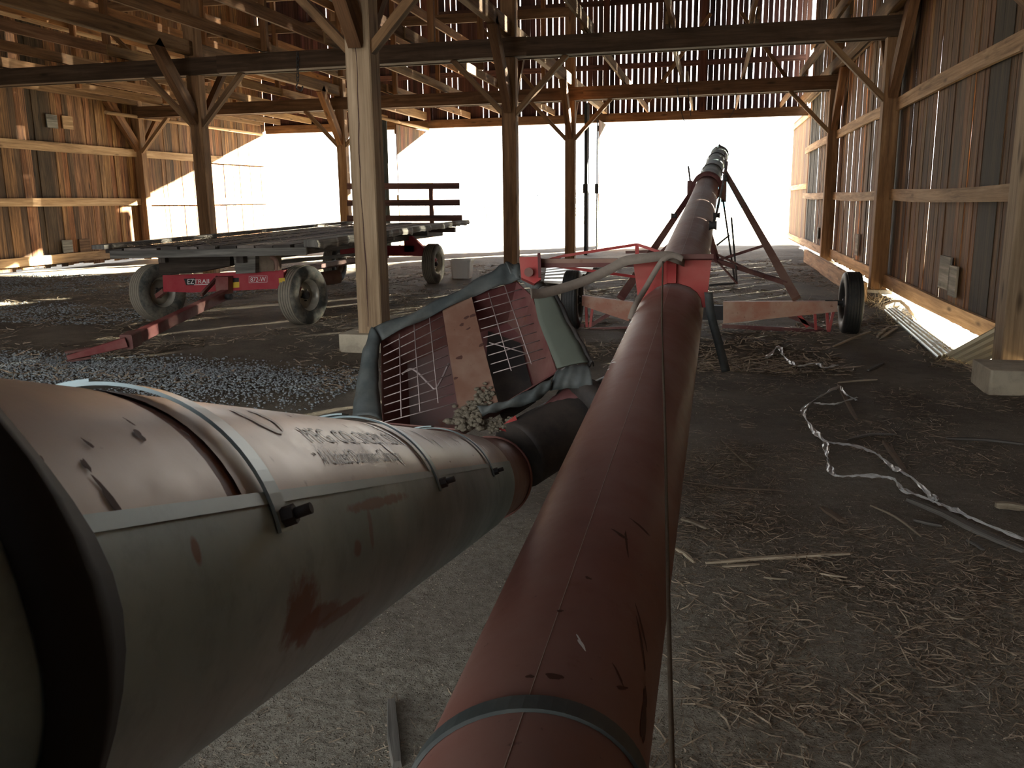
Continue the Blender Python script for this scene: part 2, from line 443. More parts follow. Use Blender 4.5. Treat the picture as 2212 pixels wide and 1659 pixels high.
# ------------------------------------------------------------------ walls
def plank_mesh(wd, L, th, seed, mat, wany=.006):
    rr = random.Random(seed); mb = MB(); n = 4; P = []
    zs = [L*i/n for i in range(n+1)]
    for z in zs:
        a = -wd/2+rr.uniform(-wany, wany); b = wd/2+rr.uniform(-wany, wany); dx = rr.uniform(-.004, .004)
        P.append([(a, dx, z), (b, dx, z), (b, dx+th, z), (a, dx+th, z)])
    for p in P: mb.v += [Vector(q) for q in p]
    U = [0, wd, wd+th, 2*wd+th, 2*wd+2*th]
    for i in range(n):
        for k in range(4):
            k2 = (k+1) % 4
            mb.quad((i*4+k, i*4+k2, i*4+4+k2, i*4+4+k), [(U[k], zs[i]), (U[k+1], zs[i]), (U[k+1], zs[i+1]), (U[k], zs[i+1])])
    mb.quad((3, 2, 1, 0)); mb.quad((n*4, n*4+1, n*4+2, n*4+3))
    return mb.mesh('plank', mat)

def tone():
    k = R.random()
    if k < .12: return (.62, .66, .72)
    if k < .30: return (1.15, .92, .75)
    return (1, R.uniform(.88, 1.04), R.uniform(.8, 1.05))
# right wall : boards outside, girts inside, visible from Y 8 on
wr = struct('wall_right')
vr = [plank_mesh(.185, 8.75, .013, 100+i, W_WALL) for i in range(6)]
y = 8.0
while y < 29.4:
    dk = 1.0
    c = tone()
    if 10.0 < y < 10.75 or 26.2 < y < 29: c = (.22, .26, .28)
    if 14.2 < y < 14.6: c = (.5, .45, .45)
    gap = R.choice([-.003, -.003, -.003, .0155, .0175]) if 17.8 < y < 24.5 else -.004
    wdt = R.uniform(.86, 1.08)
    if y < 17.04 < y+.185*wdt+.02: wdt = max((17.04-y)/.185, .25); gap = .05
    inst('plank', R.choice(vr), wr, (XR+.155+R.uniform(0, .02), y+.0925*wdt, .06+R.uniform(-.015, .012)), (0, 0, -math.pi/2), (wdt, 1, 1), c)
    y += .185*wdt+gap
MB().beam((XR+.19, -4.6, 4.4), (XR+.19, 8.0, 4.4), .05, 8.8).build('backing_boards', W_WALL, wr)
def girt(wall, X, ya, yb, z, h=.15, th=.05, bow=.0, side=1, color=None):
    mb = MB(); n = 8
    for i in range(n):
        t0, t1 = i/n, (i+1)/n
        def P(t):
            return Vector((X, ya+(yb-ya)*t, z-bow*4*t*(1-t)))
        a, b = P(t0), P(t1)
        mb.beam(a, b, th, h)
    m = MB()
    # one continuous bowed board
    rings = []
    for i in range(n+1):
        t = i/n; p = Vector((X, ya+(yb-ya)*t, z-bow*4*t*(1-t))); hh = h/2*(1+.06*math.sin(t*7+ya))
        rings.append([p+Vector((-th/2, 0, -hh)), p+Vector((th/2, 0, -hh)), p+Vector((th/2, 0, hh)), p+Vector((-th/2, 0, hh))])
    for r_ in rings: m.v += r_
    U = [0, th, th+h, 2*th+h, 2*th+2*h]
    for i in range(n):
        for k in range(4):
            k2 = (k+1) % 4; l0 = (yb-ya)*i/n; l1 = (yb-ya)*(i+1)/n
            m.quad((i*4+k, i*4+k2, i*4+4+k2, i*4+4+k), [(U[k], l0), (U[k+1], l0), (U[k+1], l1), (U[k], l1)])
    m.quad((0, 3, 2, 1)); m.quad((n*4, n*4+1, n*4+2, n*4+3))
    return m.build('girt', W_GIRT, wall, color)
for ya, yb in ((Y0+.13, Y1-.13), (Y1+.13, Y2-.13), (Y2+.13, 29.4), (2.0, Y0-.13)):
    for z, h, bw in ((.22, .2, .01), (1.6, .17, .03), (2.96, .19, -.02), (4.45, .19, 0), (6.0, .18, 0)):
        girt(wr, XR+.09, ya, yb, z+R.uniform(-.02, .02), h, .05, bw)
for za, zb in ((.1, 2.38), (2.9, 8.6)): MB().beam((XR+.185, 17.06, za), (XR+.185, 17.06, zb), .016, .16, (0, 1, 0)).build('slit_blocker', W_WALL, wr)  # strips added outside the boards, blocking all but a short sun slit
# small patch boards nailed on the right wall
for (yy, zz, a, b) in ((11.75, .62, .5, .4), (11.35, .55, .34, .36), (18.6, .62, .34, .42), (17.2, 4.0, .3, .36), (10.9, 3.95, .5, .3), (25.3, .6, .3, .3)):
    MB().beam((XR+.125, yy-a/2, zz), (XR+.125, yy+a/2, zz), .025, b).build('patch_board', W_GREY if zz < 1 else W_GIRT, wr)
# left wall
wl = struct('wall_left')
vl = [plank_mesh(.205, 8.75, .024, 200+i, W_WALL) for i in range(6)]
y = 15.0
while y < sk(Y3, XL):
    c = tone()
    c = (c[0]*1.25, c[1]*1.2, c[2]*1.1)
    if 18.85 < y < 19.45: c = (.33, .36, .34)
    wdt = R.uniform(.85, 1.1)
    inst('plank', R.choice(vl), wl, (XL-.125-R.uniform(0, .02), y+.1025*wdt, .05+R.uniform(-.03, .05)), (0, 0, math.pi/2), (wdt, 1, 1), c)
    y += .205*wdt+R.choice([0, 0, .003])
MB().beam((XL-.16, -4.6, 4.4), (XL-.16, 15.0, 4.4), .05, 8.8).build('backing_boards', W_WALL, wl)
for ya, yb in ((14.9, 15.95), (Y1+.7, Y2+.43), (Y2+.7, sk(Y3, XL)-.1)):
    for z, h, bw in ((.25, .22, 0), (1.66, .2, .0), (3.02, .22, .0), (4.5, .19, 0), (6.0, .18, 0), (7.4, .18, 0)):
        girt(wl, XL-.06, ya, yb, z, h, .05, bw)
for q, s_, m_ in (((112, 262), .34, W_GREY), ((146, 265), .34, W_GIRT), ((146, 532), .33, W_GREY), ((183, 530), .36, W_WALL)):
    p = atx(q[0], q[1], XL-.09)
    MB().beam(p-Vector((0, s_*.55, 0)), p+Vector((0, s_*.55, 0)), .026, s_*.95).build('patch_board', m_, wl)
# far gable above the openings: separate slatted boards with gaps, header, girts
wf = struct('wall_far')
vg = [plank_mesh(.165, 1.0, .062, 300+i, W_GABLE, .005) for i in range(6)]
x = XL-.1
def roofz(x): return 8.7+3.4*(1-abs(x+6.7)/9.6)
k = 0
while x < XR+.1:
    if x > -3.2: gp_, ww = R.choice([.010, .026, .034, .042, .046]), R.uniform(.8, 1.0)
    elif x > -7.5: gp_, ww = R.choice([.008, .026, .038, .045]), R.uniform(.85, 1.05)
    else: gp_, ww = R.choice([0, .0, .006, .03]), R.uniform(.9, 1.15)
    c = (1, R.uniform(.85, 1), R.uniform(.85, 1.15))
    if R.random() < .15: c = (.5, .55, .65)
    z0 = 4.2; z1 = roofz(x)
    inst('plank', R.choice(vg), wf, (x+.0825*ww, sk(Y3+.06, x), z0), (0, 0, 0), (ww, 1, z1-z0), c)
    x += .165*ww+gp_
for z in (5.83, 7.81, 9.6):
    a = max(XL, -6.7-(9.6-(z-8.7)*9.6/3.4)) if z > 8.7 else XL; b = min(XR, -6.7+(9.6-(z-8.7)*9.6/3.4)) if z > 8.7 else XR
    MB().beam((a, sk(Y3+.02, a), z), (b, sk(Y3+.02, b), z), .06, .17).build('girt', W_GABLE, wf)
for a, b in ((XL, XM), (XM, XB), (XB, XR+.15)):
    MB().beam((a, sk(Y3, a), ZB+.24), (b, sk(Y3, b), ZB+.24), .16, .28, ch=.01).build('header', W_BEAM, wf, (.75, .72, .7))
for xx in (XM, XB, -6.7, -.4, -12.9):
    MB().beam((xx, sk(Y3-.06, xx), 4.3), (xx, sk(Y3-.06, xx), roofz(xx)-.2), .2, .12).build('stud', W_GABLE, wf, (1.3, 1, .8))
# back wall behind the camera, its made-up opening sized to brighten the foreground
wb = struct('wall_back')
MB().beam((XL, -4.6, 6.4), (XR+.2, -4.6, 6.4), .06, 4.8).build('upper_boards', W_WALL, wb)
MB().beam((XL, -4.6, 2.0), (-9.78, -4.6, 2.0), .06, 4.1).build('lower_boards', W_WALL, wb)
MB().beam((-1.4, -4.6, 2.0), (XR+.2, -4.6, 2.0), .06, 4.1).build('lower_boards', W_WALL, wb)
# roof
cl = struct('ceiling')
mb = MB()
for a, b in (((XL-.9, 8.4), (-6.7, 12.1)), ((-6.7, 12.1), (XR+.9, 8.4))):
    mb.plate([(a[0], -5.2, a[1]), (b[0], -5.2, b[1]), (b[0], 30.9, b[1]), (a[0], 30.9, a[1])], .05)
mb.build('roof_deck', W_GABLE, cl, (.8, .8, .8))
jx = [-15.3, -14.0, -12.6, -11.2, -8.25, -6.75, -5.2, -2.15, -.75, .65, 1.95]
for i, xx in enumerate(jx):
    for ya, yb in ((2.0, 9.2), (8.3, 15.9), (15.2, 22.9), (22.1, Y3-.1)):
        o_x = R.uniform(-.09, .09)
        MB().beam((xx+o_x, ya, ZT+.12), (xx+o_x+R.uniform(-.05, .05), yb, ZT+.12), .05, .19).build('joist', W_JOIST, cl, (1, R.uniform(.85, 1), R.uniform(.75, .95)))
# heavy plates on the column lines
for xx in (XL+.05, XM, XB, XR-.08):
    for ya, yb in ((2.0, Y0+.1), (Y0+.1, Y1+.1), (Y1+.1, Y2+.1), (Y2+.1, Y3-.1)):
        MB().beam((xx, ya, ZT+.16), (xx, yb, ZT+.16), .14, .26, ch=.012).build('wall_plate', W_JOIST, cl, (.9, .85, .8))
# upper loft level: rails, posts and diagonal braces
for xx in (-14.9, -13.2, -11.5, -8.2, -6.6, -5.0):
    for ya, yb in ((9.0, 15.6), (15.6, 22.5), (22.5, 29.9)):
        MB().beam((xx, ya, 5.75), (xx, yb, 5.75), .05, .2).build('loft_rail', W_JOIST, cl, (1.1, .85, .6))
for yy in (Y1, 19.0, Y2, 26.2):
    for xx in (-14.9, -11.5, -8.2, -5.0):
        MB().beam((xx+.1, yy, 4.3), (xx+.1, yy, 8.3), .12, .1).build('loft_stud', W_JOIST, cl, (.95, .72, .55))
for yy in (12.2, Y1, 19.0, Y2, 26.2):
    MB().beam((XL, yy, 6.05), (XB, yy, 6.05), .06, .22).build('loft_rail', W_BEAM, cl, (.9, .75, .6))
for yy, xa, za, xb, zb in ((26.5, -1.9, 4.3, -.2, 6.6), (26.5, 2.2, 4.4, .6, 6.6), (26.5, -4.9, 4.4, -7.0, 6.8), (19.4, -12.9, 4.4, -14.9, 6.4)):
    MB().beam((xa, yy, za), (xb, yy, zb), .1, .05, (0, 1, 0)).build('diagonal_brace', W_JOIST, cl, (.8, .75, .7))

# ------------------------------------------------------------------ timber posts with braces, cross beams
WHERE = {('B', 0): ('large pale cracked timber post on a concrete pad, nearest the camera', XB, Y0),
         ('R', 0): ('timber wall post at the right edge behind a big concrete block', XR, Y0),
         ('M', 1): ('timber post standing behind the front of the hay wagon', XM, Y1),
         ('B', 1): ('timber post standing behind the grated hopper, darker wide brace on top', XB, Y1),
         ('R', 1): ('timber wall post behind the right tire of the grain auger cart', XR, Y1),
         ('L', 1): ('timber post of the left wall outside the left edge', XL, Y1),
         ('L', 2): ('timber corner post on the left wall, left of the wagon bed', XL, Y2),
         ('M', 2): ('slim orange lit timber post beside the wagon rack, behind the big near post', XM, Y2),
         ('B', 2): ('orange lit timber post left of the auger, next to the tall dark track', XB, Y2),
         ('R', 2): ('timber wall post farthest along the right wall', XR, Y2)}
posts = {}
for (c, b), (lab, X, Y) in WHERE.items():
    Y = sk(Y, X); base = -.02
    if (c, b) == ('B', 0): base = .18
    t = thing('timber_post', (X, Y, base), lab, 'post', 'timber posts of the barn frame'); posts[(c, b)] = t
    wd = .27 if b == 0 else .25
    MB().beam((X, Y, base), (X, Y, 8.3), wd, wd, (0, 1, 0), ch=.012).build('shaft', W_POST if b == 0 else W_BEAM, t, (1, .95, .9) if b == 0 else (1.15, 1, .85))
    s1 = {'L': [1], 'M': [-1, 1], 'B': [-1, 1], 'R': [-1]}[c]
    for sgn in s1:
        off = R.uniform(-.03, .03)
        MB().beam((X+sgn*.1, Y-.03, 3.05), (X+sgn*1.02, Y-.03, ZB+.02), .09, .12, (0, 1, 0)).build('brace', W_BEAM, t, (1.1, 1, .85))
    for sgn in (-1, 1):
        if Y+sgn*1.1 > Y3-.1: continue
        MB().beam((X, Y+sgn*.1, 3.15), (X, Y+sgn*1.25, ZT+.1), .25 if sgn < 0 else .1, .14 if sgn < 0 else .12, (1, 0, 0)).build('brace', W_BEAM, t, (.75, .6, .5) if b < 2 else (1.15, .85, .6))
cp = posts[('B', 0)]
# long drying crack down the near post
mb = MB(); P = []
for i in range(26):
    z = .25+i*.15; xx = XB-.02+.010*math.sin(i*.45)+.004*math.sin(i*1.9); P.append((xx, z))
for i in range(25):
    (xa, za), (xb, zb) = P[i], P[i+1]; ww = .0035+.003*math.sin(i*.12*math.pi)**2
    yc = sk(Y0, XB)-.1355; mb.plate([(xa-ww, yc, za), (xa+ww, yc, za), (xb+ww, yc, zb), (xb-ww, yc, zb)], .003)
mb.build('crack', M_STAIN, cp)
for nm, X, Y, sx_, sy, zt, m_, lab in (('concrete_pad', XB-.06, sk(Y0, XB), .52, .5, .18, M_CONC, 'small concrete pad under the large near timber post'),
        ('concrete_block', XR+.05, 7.66, 1.16, .52, .20, M_CONC, 'large pale concrete footing block at the right edge'),
        ('concrete_pad', XR-.02, Y1-.02, .48, .5, .05, M_CONC, 'low concrete pad under the post behind the auger cart tire'),
        ('concrete_pad', XR-.02, Y2, .48, .5, .05, M_CONC, 'low concrete pad under the farthest post of the right wall')):
    o = MB().beam((X, Y, -.3), (X, Y, zt), sx_, sy, (0, 1, 0), ch=.015).build(nm, m_, None, bevel=.008)
    tag(o, lab, 'footing', 'concrete footings')
for b, Y in ((0, Y0), (1, Y1), (2, Y2)):
    lab = ['dark timber cross beam nearest the camera, at the top left', 'dark timber cross beam spanning the barn, second from the camera', 'brown timber cross beam spanning the barn, farthest from the camera'][b]
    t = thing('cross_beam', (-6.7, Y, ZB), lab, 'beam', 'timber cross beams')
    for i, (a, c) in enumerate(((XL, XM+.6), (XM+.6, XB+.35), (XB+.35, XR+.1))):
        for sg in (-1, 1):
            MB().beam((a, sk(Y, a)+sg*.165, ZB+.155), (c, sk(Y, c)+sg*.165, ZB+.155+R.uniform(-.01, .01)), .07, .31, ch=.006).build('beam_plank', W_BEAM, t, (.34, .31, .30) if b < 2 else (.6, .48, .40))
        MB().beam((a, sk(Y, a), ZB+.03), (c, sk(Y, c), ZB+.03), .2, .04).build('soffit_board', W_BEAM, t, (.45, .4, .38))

# ------------------------------------------------------------------ partitions, open door leaves and their tracks at the far end
def leaf(nm, X, ya, yb, z0, z1, lab, color, mat=W_WALL, rails=(.12, 1.7, 3.75), th=.03):
    t = thing(nm, (X, (ya+yb)/2, z0), lab, 'door', 'open barn door leaves')
    n = max(2, int((yb-ya)/.19)); st = (yb-ya)/n
    me = plank_mesh(st-.004, z1-z0, .022, 41+n, mat)
    for i in range(n):
        inst('plank', me, t, (.0, ya+st*(i+.5)-(ya+yb)/2, 0), (0, 0, -math.pi/2), (1, 1, 1), tuple(c*R.uniform(.8, 1.15) for c in color))
    for z in rails:
        if z0 < z < z1:
            MB().beam((X-.03, ya, z), (X-.03, yb, z), .03, .17).build('rail', W_GIRT, t, color)
    return t
leaf('door_leaf', XM, 27.0, Y3+.5, .05, 3.95, 'open plank door leaf standing edge on right of the wagon rack', (1.1, 1, .9))
t = thing('door_leaf', (XM-.08, 26.0, 0), 'dark door leaf end behind the wagon rack beside the big near post', 'door', 'open barn door leaves')
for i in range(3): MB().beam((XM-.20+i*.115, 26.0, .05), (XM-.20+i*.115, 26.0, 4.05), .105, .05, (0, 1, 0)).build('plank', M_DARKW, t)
leaf('door_leaf', XB, 28.2, 30.9, .05, 4.0, 'open plank door leaf just left of the tall auger opening', (1.1, 1, .9))
leaf('door_leaf', XR+.2, 29.6, 35.6, .0, 4.3, 'tall plank door leaf at the right side of the opening', (1.2, 1.15, 1.05), rails=(.15, 1.9, 4.1))
t = thing('leaf_edge', (XB, 28.1, 0), 'thin dark upright edge strip left in the auger opening', 'strip')
MB().beam((XB-.02, 28.1, 0), (XB-.02, 28.1, 4.0), .035, .05, (0, 1, 0)).build('strip', M_DARKW, t); MB().beam((XB-.02, 28.06, 1.75), (XB-.02, 28.06, 2.05), .12, .05).build('latch', P_BLACK, t)
t = thing('door_track', (XB, 25.5, 0), 'tall narrow dark door edge track right of the orange lit post', 'track')
MB().beam((XB+.02, 25.3, 0), (XB+.02, 25.3, 4.2), .09, .09, (0, 1, 0)).build('upright', M_DARKW, t)
MB().beam((XB+.02, 25.7, 0), (XB+.02, 25.7, 4.2), .05, .05, (0, 1, 0)).build('upright', M_DARKW, t)
MB().beam((XB+.02, 25.22, 1.75), (XB+.02, 25.22, 2.0), .14, .06, (0, 1, 0)).build('latch', P_BLACK, t)
for X, ya, lab in ((XL+.12, 21.5, 'pale round door track pipe along the left wall top'), (XM+.1, 25.0, 'round door track pipe above the dark door leaf')):
    o = MB().tube([(X, ya, 4.02), (X, Y3-.1, 4.02)], .05, 12).build('door_track_pipe', W_GIRT); tag(o, lab, 'pipe', 'door track pipes')
# low board on the floor along the right wall
o = MB().beam((2.28, 13.9, .14), (2.28, 22.6, .16), .07, .30).build('kick_board', W_GIRT, None, (1.15, 1.1, 1.05)); tag(o, 'long pale board standing on edge along the right wall floor', 'board')

# ------------------------------------------------------------------ long red transport auger
A1 = Vector((-.238, 0, .636))
def T1(t):   # centre line: straight, bending up a little towards the tip
    Y = t
    k = max(0, Y-11.5)/5.5
    return Vector((-.238+.012*Y+.134*k*k, Y, .636+.08*Y+.31*k**1.6))
D1 = (T1(10)-T1(0)).normalized(); E1s = D1.cross(Vector((0, 0, 1))).normalized(); E1u = E1s.cross(D1)
def on1(t, ph, r=.161):
    p = T1(t); a = math.radians(ph); return p+(E1s*math.cos(a)+E1u*math.sin(a))*r
aug = thing('grain_auger', (0, 10.6, 0), 'long dull red grain auger tube on a two wheel cart, rising toward the daylight', 'auger')
mb = MB(); ys = [-.8, 0]+[i*.5 for i in range(1, 27)]
mb.tube([T1(y_) for y_ in ys], .161, 56); mb.build('tube', P_TUBE, aug)
mb = MB(); mb.tube([T1(y_) for y_ in [13+i*.35 for i in range(13)]], .158, 48); mb.build('upper_tube', M_GALV, aug)
for tt in (14.6, 16.2):
    mb = MB(); d = (T1(tt+.1)-T1(tt)).normalized(); mb.lathe(T1(tt), d, [(-.02, .16), (-.02, .172), (.02, .172), (.02, .16)], 40); mb.build('tube_band', P_BLACK, aug)
# weld seam
mb = MB(); mb.tube([on1(t_, 88+1.2*math.sin(t_*1.7), .1612) for t_ in [i*.3 for i in range(-1, 44)]],   .0006, 5, sm=False); mb.build('weld_seam', P_PINK, aug)
# clamp band near the camera
def band(axis, tc_, tilt, r, wdt, th, ph0, ph1, mat, nm, parent, n=40):
    mb = MB(); P = []
    for i in range(n+1):
        ph = ph0+(ph1-ph0)*i/n; rowp = []
        for (a, rr_) in ((-wdt/2, r), (-wdt/2, r+th), (wdt/2, r+th), (wdt/2, r)):
            rowp.append(axis(tc_+a+tilt*math.cos(math.radians(ph)), ph, rr_))
        P.append(rowp)
    mb.grid(P, False, close_u=True); b = 0
    mb.quad([0, 1, 2, 3]); e = n*4; mb.quad([e+3, e+2, e+1, e])
    return mb.build(nm, mat, parent)
band(on1, 1.055, .04, .162, .03, .006, -40, 220, M_FLAP, 'clamp_band', aug)
def blob1(t_, ph, a, b, mat, nm, axis=on1, r=.1618, ang=0, parent=None, n=11, seed=0, k=.35):
    rr_ = random.Random(seed+int(t_*1000)); mb = MB(); pts = []; circ = r*math.pi/180; p1_, p2_ = rr_.uniform(0, 6.3), rr_.uniform(0, 6.3); n = max(n, 18)
    for i in range(n):
        an = 2*math.pi*i/n; q = 1+k*(.45*math.sin(2*an+p1_)+.4*math.sin(3*an+p2_)+.25*math.sin(5*an+p1_*2))+rr_.uniform(-k, k)*.18; x_, y_ = math.cos(an)*a*q, math.sin(an)*b*q
        x2 = x_*math.cos(ang)-y_*math.sin(ang); y2 = x_*math.sin(ang)+y_*math.cos(ang)
        pts.append((t_+x2, ph+y2/circ))
    mb.v.append(axis(t_, ph, r)); K = 4
    for q in range(1, K+1): mb.v += [axis(t_+(p[0]-t_)*q/K, ph+(p[1]-ph)*q/K, r) for p in pts]
    for i in range(n): mb.quad((0, 1+i, 1+(i+1) % n), [(0, 0)]*3, True)
    for q in range(K-1):
        for i in range(n): a0 = 1+q*n; mb.quad((a0+i, a0+n+i, a0+n+(i+1) % n, a0+(i+1) % n), [(0, 0)]*4, True)
    return mb.build(nm, mat, parent)
for i, (t_, ph, a, b, an) in enumerate(((1.13, 80, .007, .012, 0), (1.12, 92, .004, .006, 0), (1.19, 21, .05, .009, .1), (1.24, 23, .02, .006, .3), (1.38, 36, .05, .003, .5), (1.34, 34, .05, .003, .4),
        (1.42, 78, .004, .006, 0), (1.3, 88, .004, .005, 0), (1.21, 47, .02, .003, .8), (1.19, 43, .016, .003, -.8), (1.6, 60, .04, .003, .2), (1.62, 66, .02, .004, 1.2), (1.08, 55, .012, .004, .5), (1.7, 52, .03, .004, 1.4), (2.3, 150, .03, .003, .2), (2.6, 148, .05, .003, .2), (2.9, 151, .03, .004, .2))):
    blob1(t_, ph, a, b, M_STAIN, 'stain', ang=an, parent=aug, seed=i)
for i, (t_, ph, a, b, an) in enumerate(((1.225, 71, .014, .003, .7), (1.235, 73, .012, .002, .5))): blob1(t_, ph, a, b, M_SCRATCH, 'scuff', ang=an, parent=aug, seed=50+i)
for i in range(16): blob1(R.uniform(2.9, 4.0), R.uniform(140, 158), R.uniform(.03, .09), .0025, M_SCRATCH, 'scratch', ang=R.uniform(.2, .5), parent=aug, seed=80+i, r=.1619)
# collar with ears and A-frame legs
d13 = D1
mb = MB(); mb.lathe(T1(12.95), d13, [(-.12, .163), (-.12, .215), (.12, .215), (.12, .163)], 44); mb.build('collar', P_DARK, aug)
for sg in (-1, 1):
    p = T1(12.9)+E1s*sg*.235; MB().beam(p-Vector((0, 0, .20)), p+Vector((0, 0, .10)), .07, .10, (0, 1, 0)).build('collar_ear', P_DARK, aug)
legs = []
for sg, foot, top in ((1, Vector((1.0, 10.62, .40)), aty(1566, 372, 12.9)), (-1, Vector((-1.04, 10.62, .38)), aty(1497, 412, 12.9))):
    MB().beam(foot, top, .10, .05, (0, 1, 0), wd1=.07).build('leg', P_BOOM if sg > 0 else P_DARK, aug); legs.append((foot, top))
def on_leg(i, k): return legs[i][0].lerp(legs[i][1], k)
hub_ = aty(1548, 563, 11.6)
for p, q, w_ in ((hub_, on_leg(0, .38), .035), (hub_, on_leg(0, .1), .05), (aty(1352, 545, 11.6), on_leg(1, .4), .035), (hub_, aty(1592, 612, 10.9), .018), (hub_+Vector((0, 0, .08)), aty(1650, 598, 10.8), .02),
        (aty(1420, 555, 11.6), hub_, .045), (T1(11.3)-Vector((0, 0, .16)), hub_, .06), (T1(11.0)-Vector((0, 0, .16)), aty(1420, 555, 11.6), .05)):
    MB().beam(p, q, w_, w_).build('strut', P_DARK, aug)
# winch cable rods down to the small jack frame
for p, q in ((aty(1562, 432, 12.6), aty(1588, 612, 11.2)), (aty(1588, 612, 11.2), aty(1532, 616, 11.2)), (aty(1576, 508, 12.0), aty(1548, 530, 12.0)), (aty(1580, 470, 11.6), aty(1592, 612, 11.2))):
    MB().tube([p, q], .012, 8).build('rod', P_BLACK, aug)
# side pulleys and lift cables by the tube
for (px, py, Y, r_) in ((1548, 465, 8.3, .028), (1540, 487, 7.2, .04), (1456, 466, 9.6, .03), (1566, 385, 12.6, .05)):
    p = aty(px, py, Y); MB().lathe(p-Vector((.03, 0, 0)), (1, 0, 0), [(0, 0.001), (0, r_), (.02, r_*.75), (.04, r_*.75), (.06, r_), (.06, .001)], 18).build('pulley', P_BLACK, aug)
MB().tube([aty(1540, 487, 7.2), aty(1549, 455, 8.6), aty(1567, 372, 12.9), aty(1566, 330, 16.8)], .012, 8).build('lift_cable', P_BLACK, aug)
MB().tube([aty(1491, 392, 12.9), aty(1487, 360, 13.4)], .012, 8).build('rod', P_BLACK, aug)
MB().beam(aty(1570, 352, 15.5), aty(1566, 376, 12.9), .04, .06).build('lift_arm', P_DARK, aug)
for p, q in (((1546, 318), (1570, 344)), ((1553, 313), (1571, 328)), ((1572, 328), (1569, 344))):
    MB().beam(aty(*p, 17.1), aty(*q, 17.0), .03, .03).build('spout_bar', P_BLACK, aug)
# discharge spout hood at the tip
tp = T1(17.2); mb = MB(); mb.tube([tp-D1*.05, tp+D1*.25, tp+D1*.45-Vector((0, 0, .15))], [.165, .17, .13], 28); mb.build('spout', M_GALV, aug)
# axle
def slab(pts, Y, th): return MB().plate([aty(px, py, Y) for px, py in pts], th, (0, 1, 0))
axL = slab([(1258, 638), (1369, 652), (1359, 693), (1258, 659)][::-1], 10.62, .1).build('axle_arm', P_AXLE, aug)
axR = slab([(1562, 651), (1808, 650), (1808, 672), (1562, 698)][::-1], 10.62, .1).build('axle_arm', P_AXLE, aug)
MB().beam(aty(1340, 672, 10.66), aty(1568, 675, 10.66), .1, .17).build('axle_sleeve', P_BLACK, aug)
for pp in ([(1266, 658), (1268, 708)], [(1280, 664), (1275, 706)], [(1268, 708), (1332, 668)], [(1262, 703), (1200, 712)], [(1786, 672), (1788, 720)], [(1760, 676), (1762, 712)], [(1788, 720), (1750, 700)], [(1750, 700), (1705, 682)], [(1800, 672), (1790, 718)], [(1722, 676), (1745, 706)], [(1275, 712), (1420, 706)], [(1560, 704), (1788, 721)]):
    p, q = aty(*pp[0], 10.6), aty(*pp[1], 10.6)
    q.z = max(q.z, .02); MB().beam(p, q, .03, .045).build('skid_strut', P_RED if pp[0][1] < 700 else P_DARK, aug)

def wheel(parent, c, ax, Rt, wt, rim, mt, mtr, hubc, nm='wheel', tread=True, dishside=1):
    """tire with shoulders, recessed rim disc with hand holes, hub with nuts. ax = axle direction, outer side +ax"""
    c = Vector(c); ax = Vector(ax).normalized(); hw = wt/2
    prof = [(-hw*.72, rim), (-hw*.98, rim+(Rt-rim)*.25), (-hw, rim+(Rt-rim)*.6), (-hw*.88, Rt*.965), (-hw*.68, Rt*.995), (0, Rt), (hw*.68, Rt*.995), (hw*.88, Rt*.965), (hw, rim+(Rt-rim)*.6), (hw*.98, rim+(Rt-rim)*.25), (hw*.72, rim), (hw*.5, rim*.93), (-hw*.5, rim*.93)]
    tire = MB().lathe(c, ax, prof, 48, closed=True).build('tire', mt, parent)
    if tread:
        m = MB(); p2 = []
        for k in range(-2, 3):
            a = k*hw*.3; m.lathe(c, ax, [(a-hw*.11, Rt*.992), (a-hw*.10, Rt*1.012), (a+hw*.10, Rt*1.012), (a+hw*.11, Rt*.992)], 48, False)
        m.build('tread', mtr, tire)
    r_ = MB().lathe(c, ax, [(-hw*.75, rim*1.03), (-hw*.6, rim*.97), (-hw*.2, rim*.88), (hw*.05, rim*.86), (hw*.05, rim*.5), (hw*.15, rim*.3), (hw*.15, .001)], 36)
    r_.lathe(c, ax, [(hw*.05, rim*.86), (hw*.45, rim*.9), (hw*.7, rim*.97), (hw*.78, rim*1.03)], 36).lathe(c, ax, [(-hw*.1, .001), (-hw*.1, rim*.3), (hw*0, rim*.5), (0, rim*.86)], 36)
    ro = r_.build('rim', hubc, parent)
    h = MB().lathe(c, ax, [(-hw*.9, .001), (-hw*.9, .05), (hw*.5, .055), (hw*.62, .04), (hw*.72, .02), (hw*.72, .001)], 20)
    ho = h.build('hub', P_BLACK, parent)
    e1 = ax.cross(Vector((0, 0, 1))).normalized(); e2 = ax.cross(e1)
    for k in range(5):
        a = 2*math.pi*k/5+.3; p = c+(e1*math.cos(a)+e2*math.sin(a))*rim*.36+ax*hw*.13
        MB().tube([p, p+ax*.03], .011, 6).build('lug_nut', P_BLACK, ro)
    return tire
for sg, X in ((-1, -1.63), (1, 1.60)):
    wh = bpy.data.objects.new('wheel', None); COL.objects.link(wh); wh.parent = aug; wh.location = Vector((X, 10.62, .36))-Vector(aug.location)
    c = Vector((X, 10.62, .355))
    wheel(wh, c, (-sg, 0, 0) if False else (sg, 0, 0), .355, .2, .20, M_TIRE2, M_TIRE2, M_RIM)
    MB().tube([c-Vector((sg*.02, 0, 0)), c-Vector((sg*.28, 0, 0))], .03, 12).build('spindle', P_BLACK, aug)
# saddle plate standing over the tube, boom and truss to the hopper
def pl(pts, d, th, mat, nm, parent): return MB().plate([at(x_, y_, d) for x_, y_ in pts][::-1], th, fw).build(nm, mat, parent)
PD = 4.22
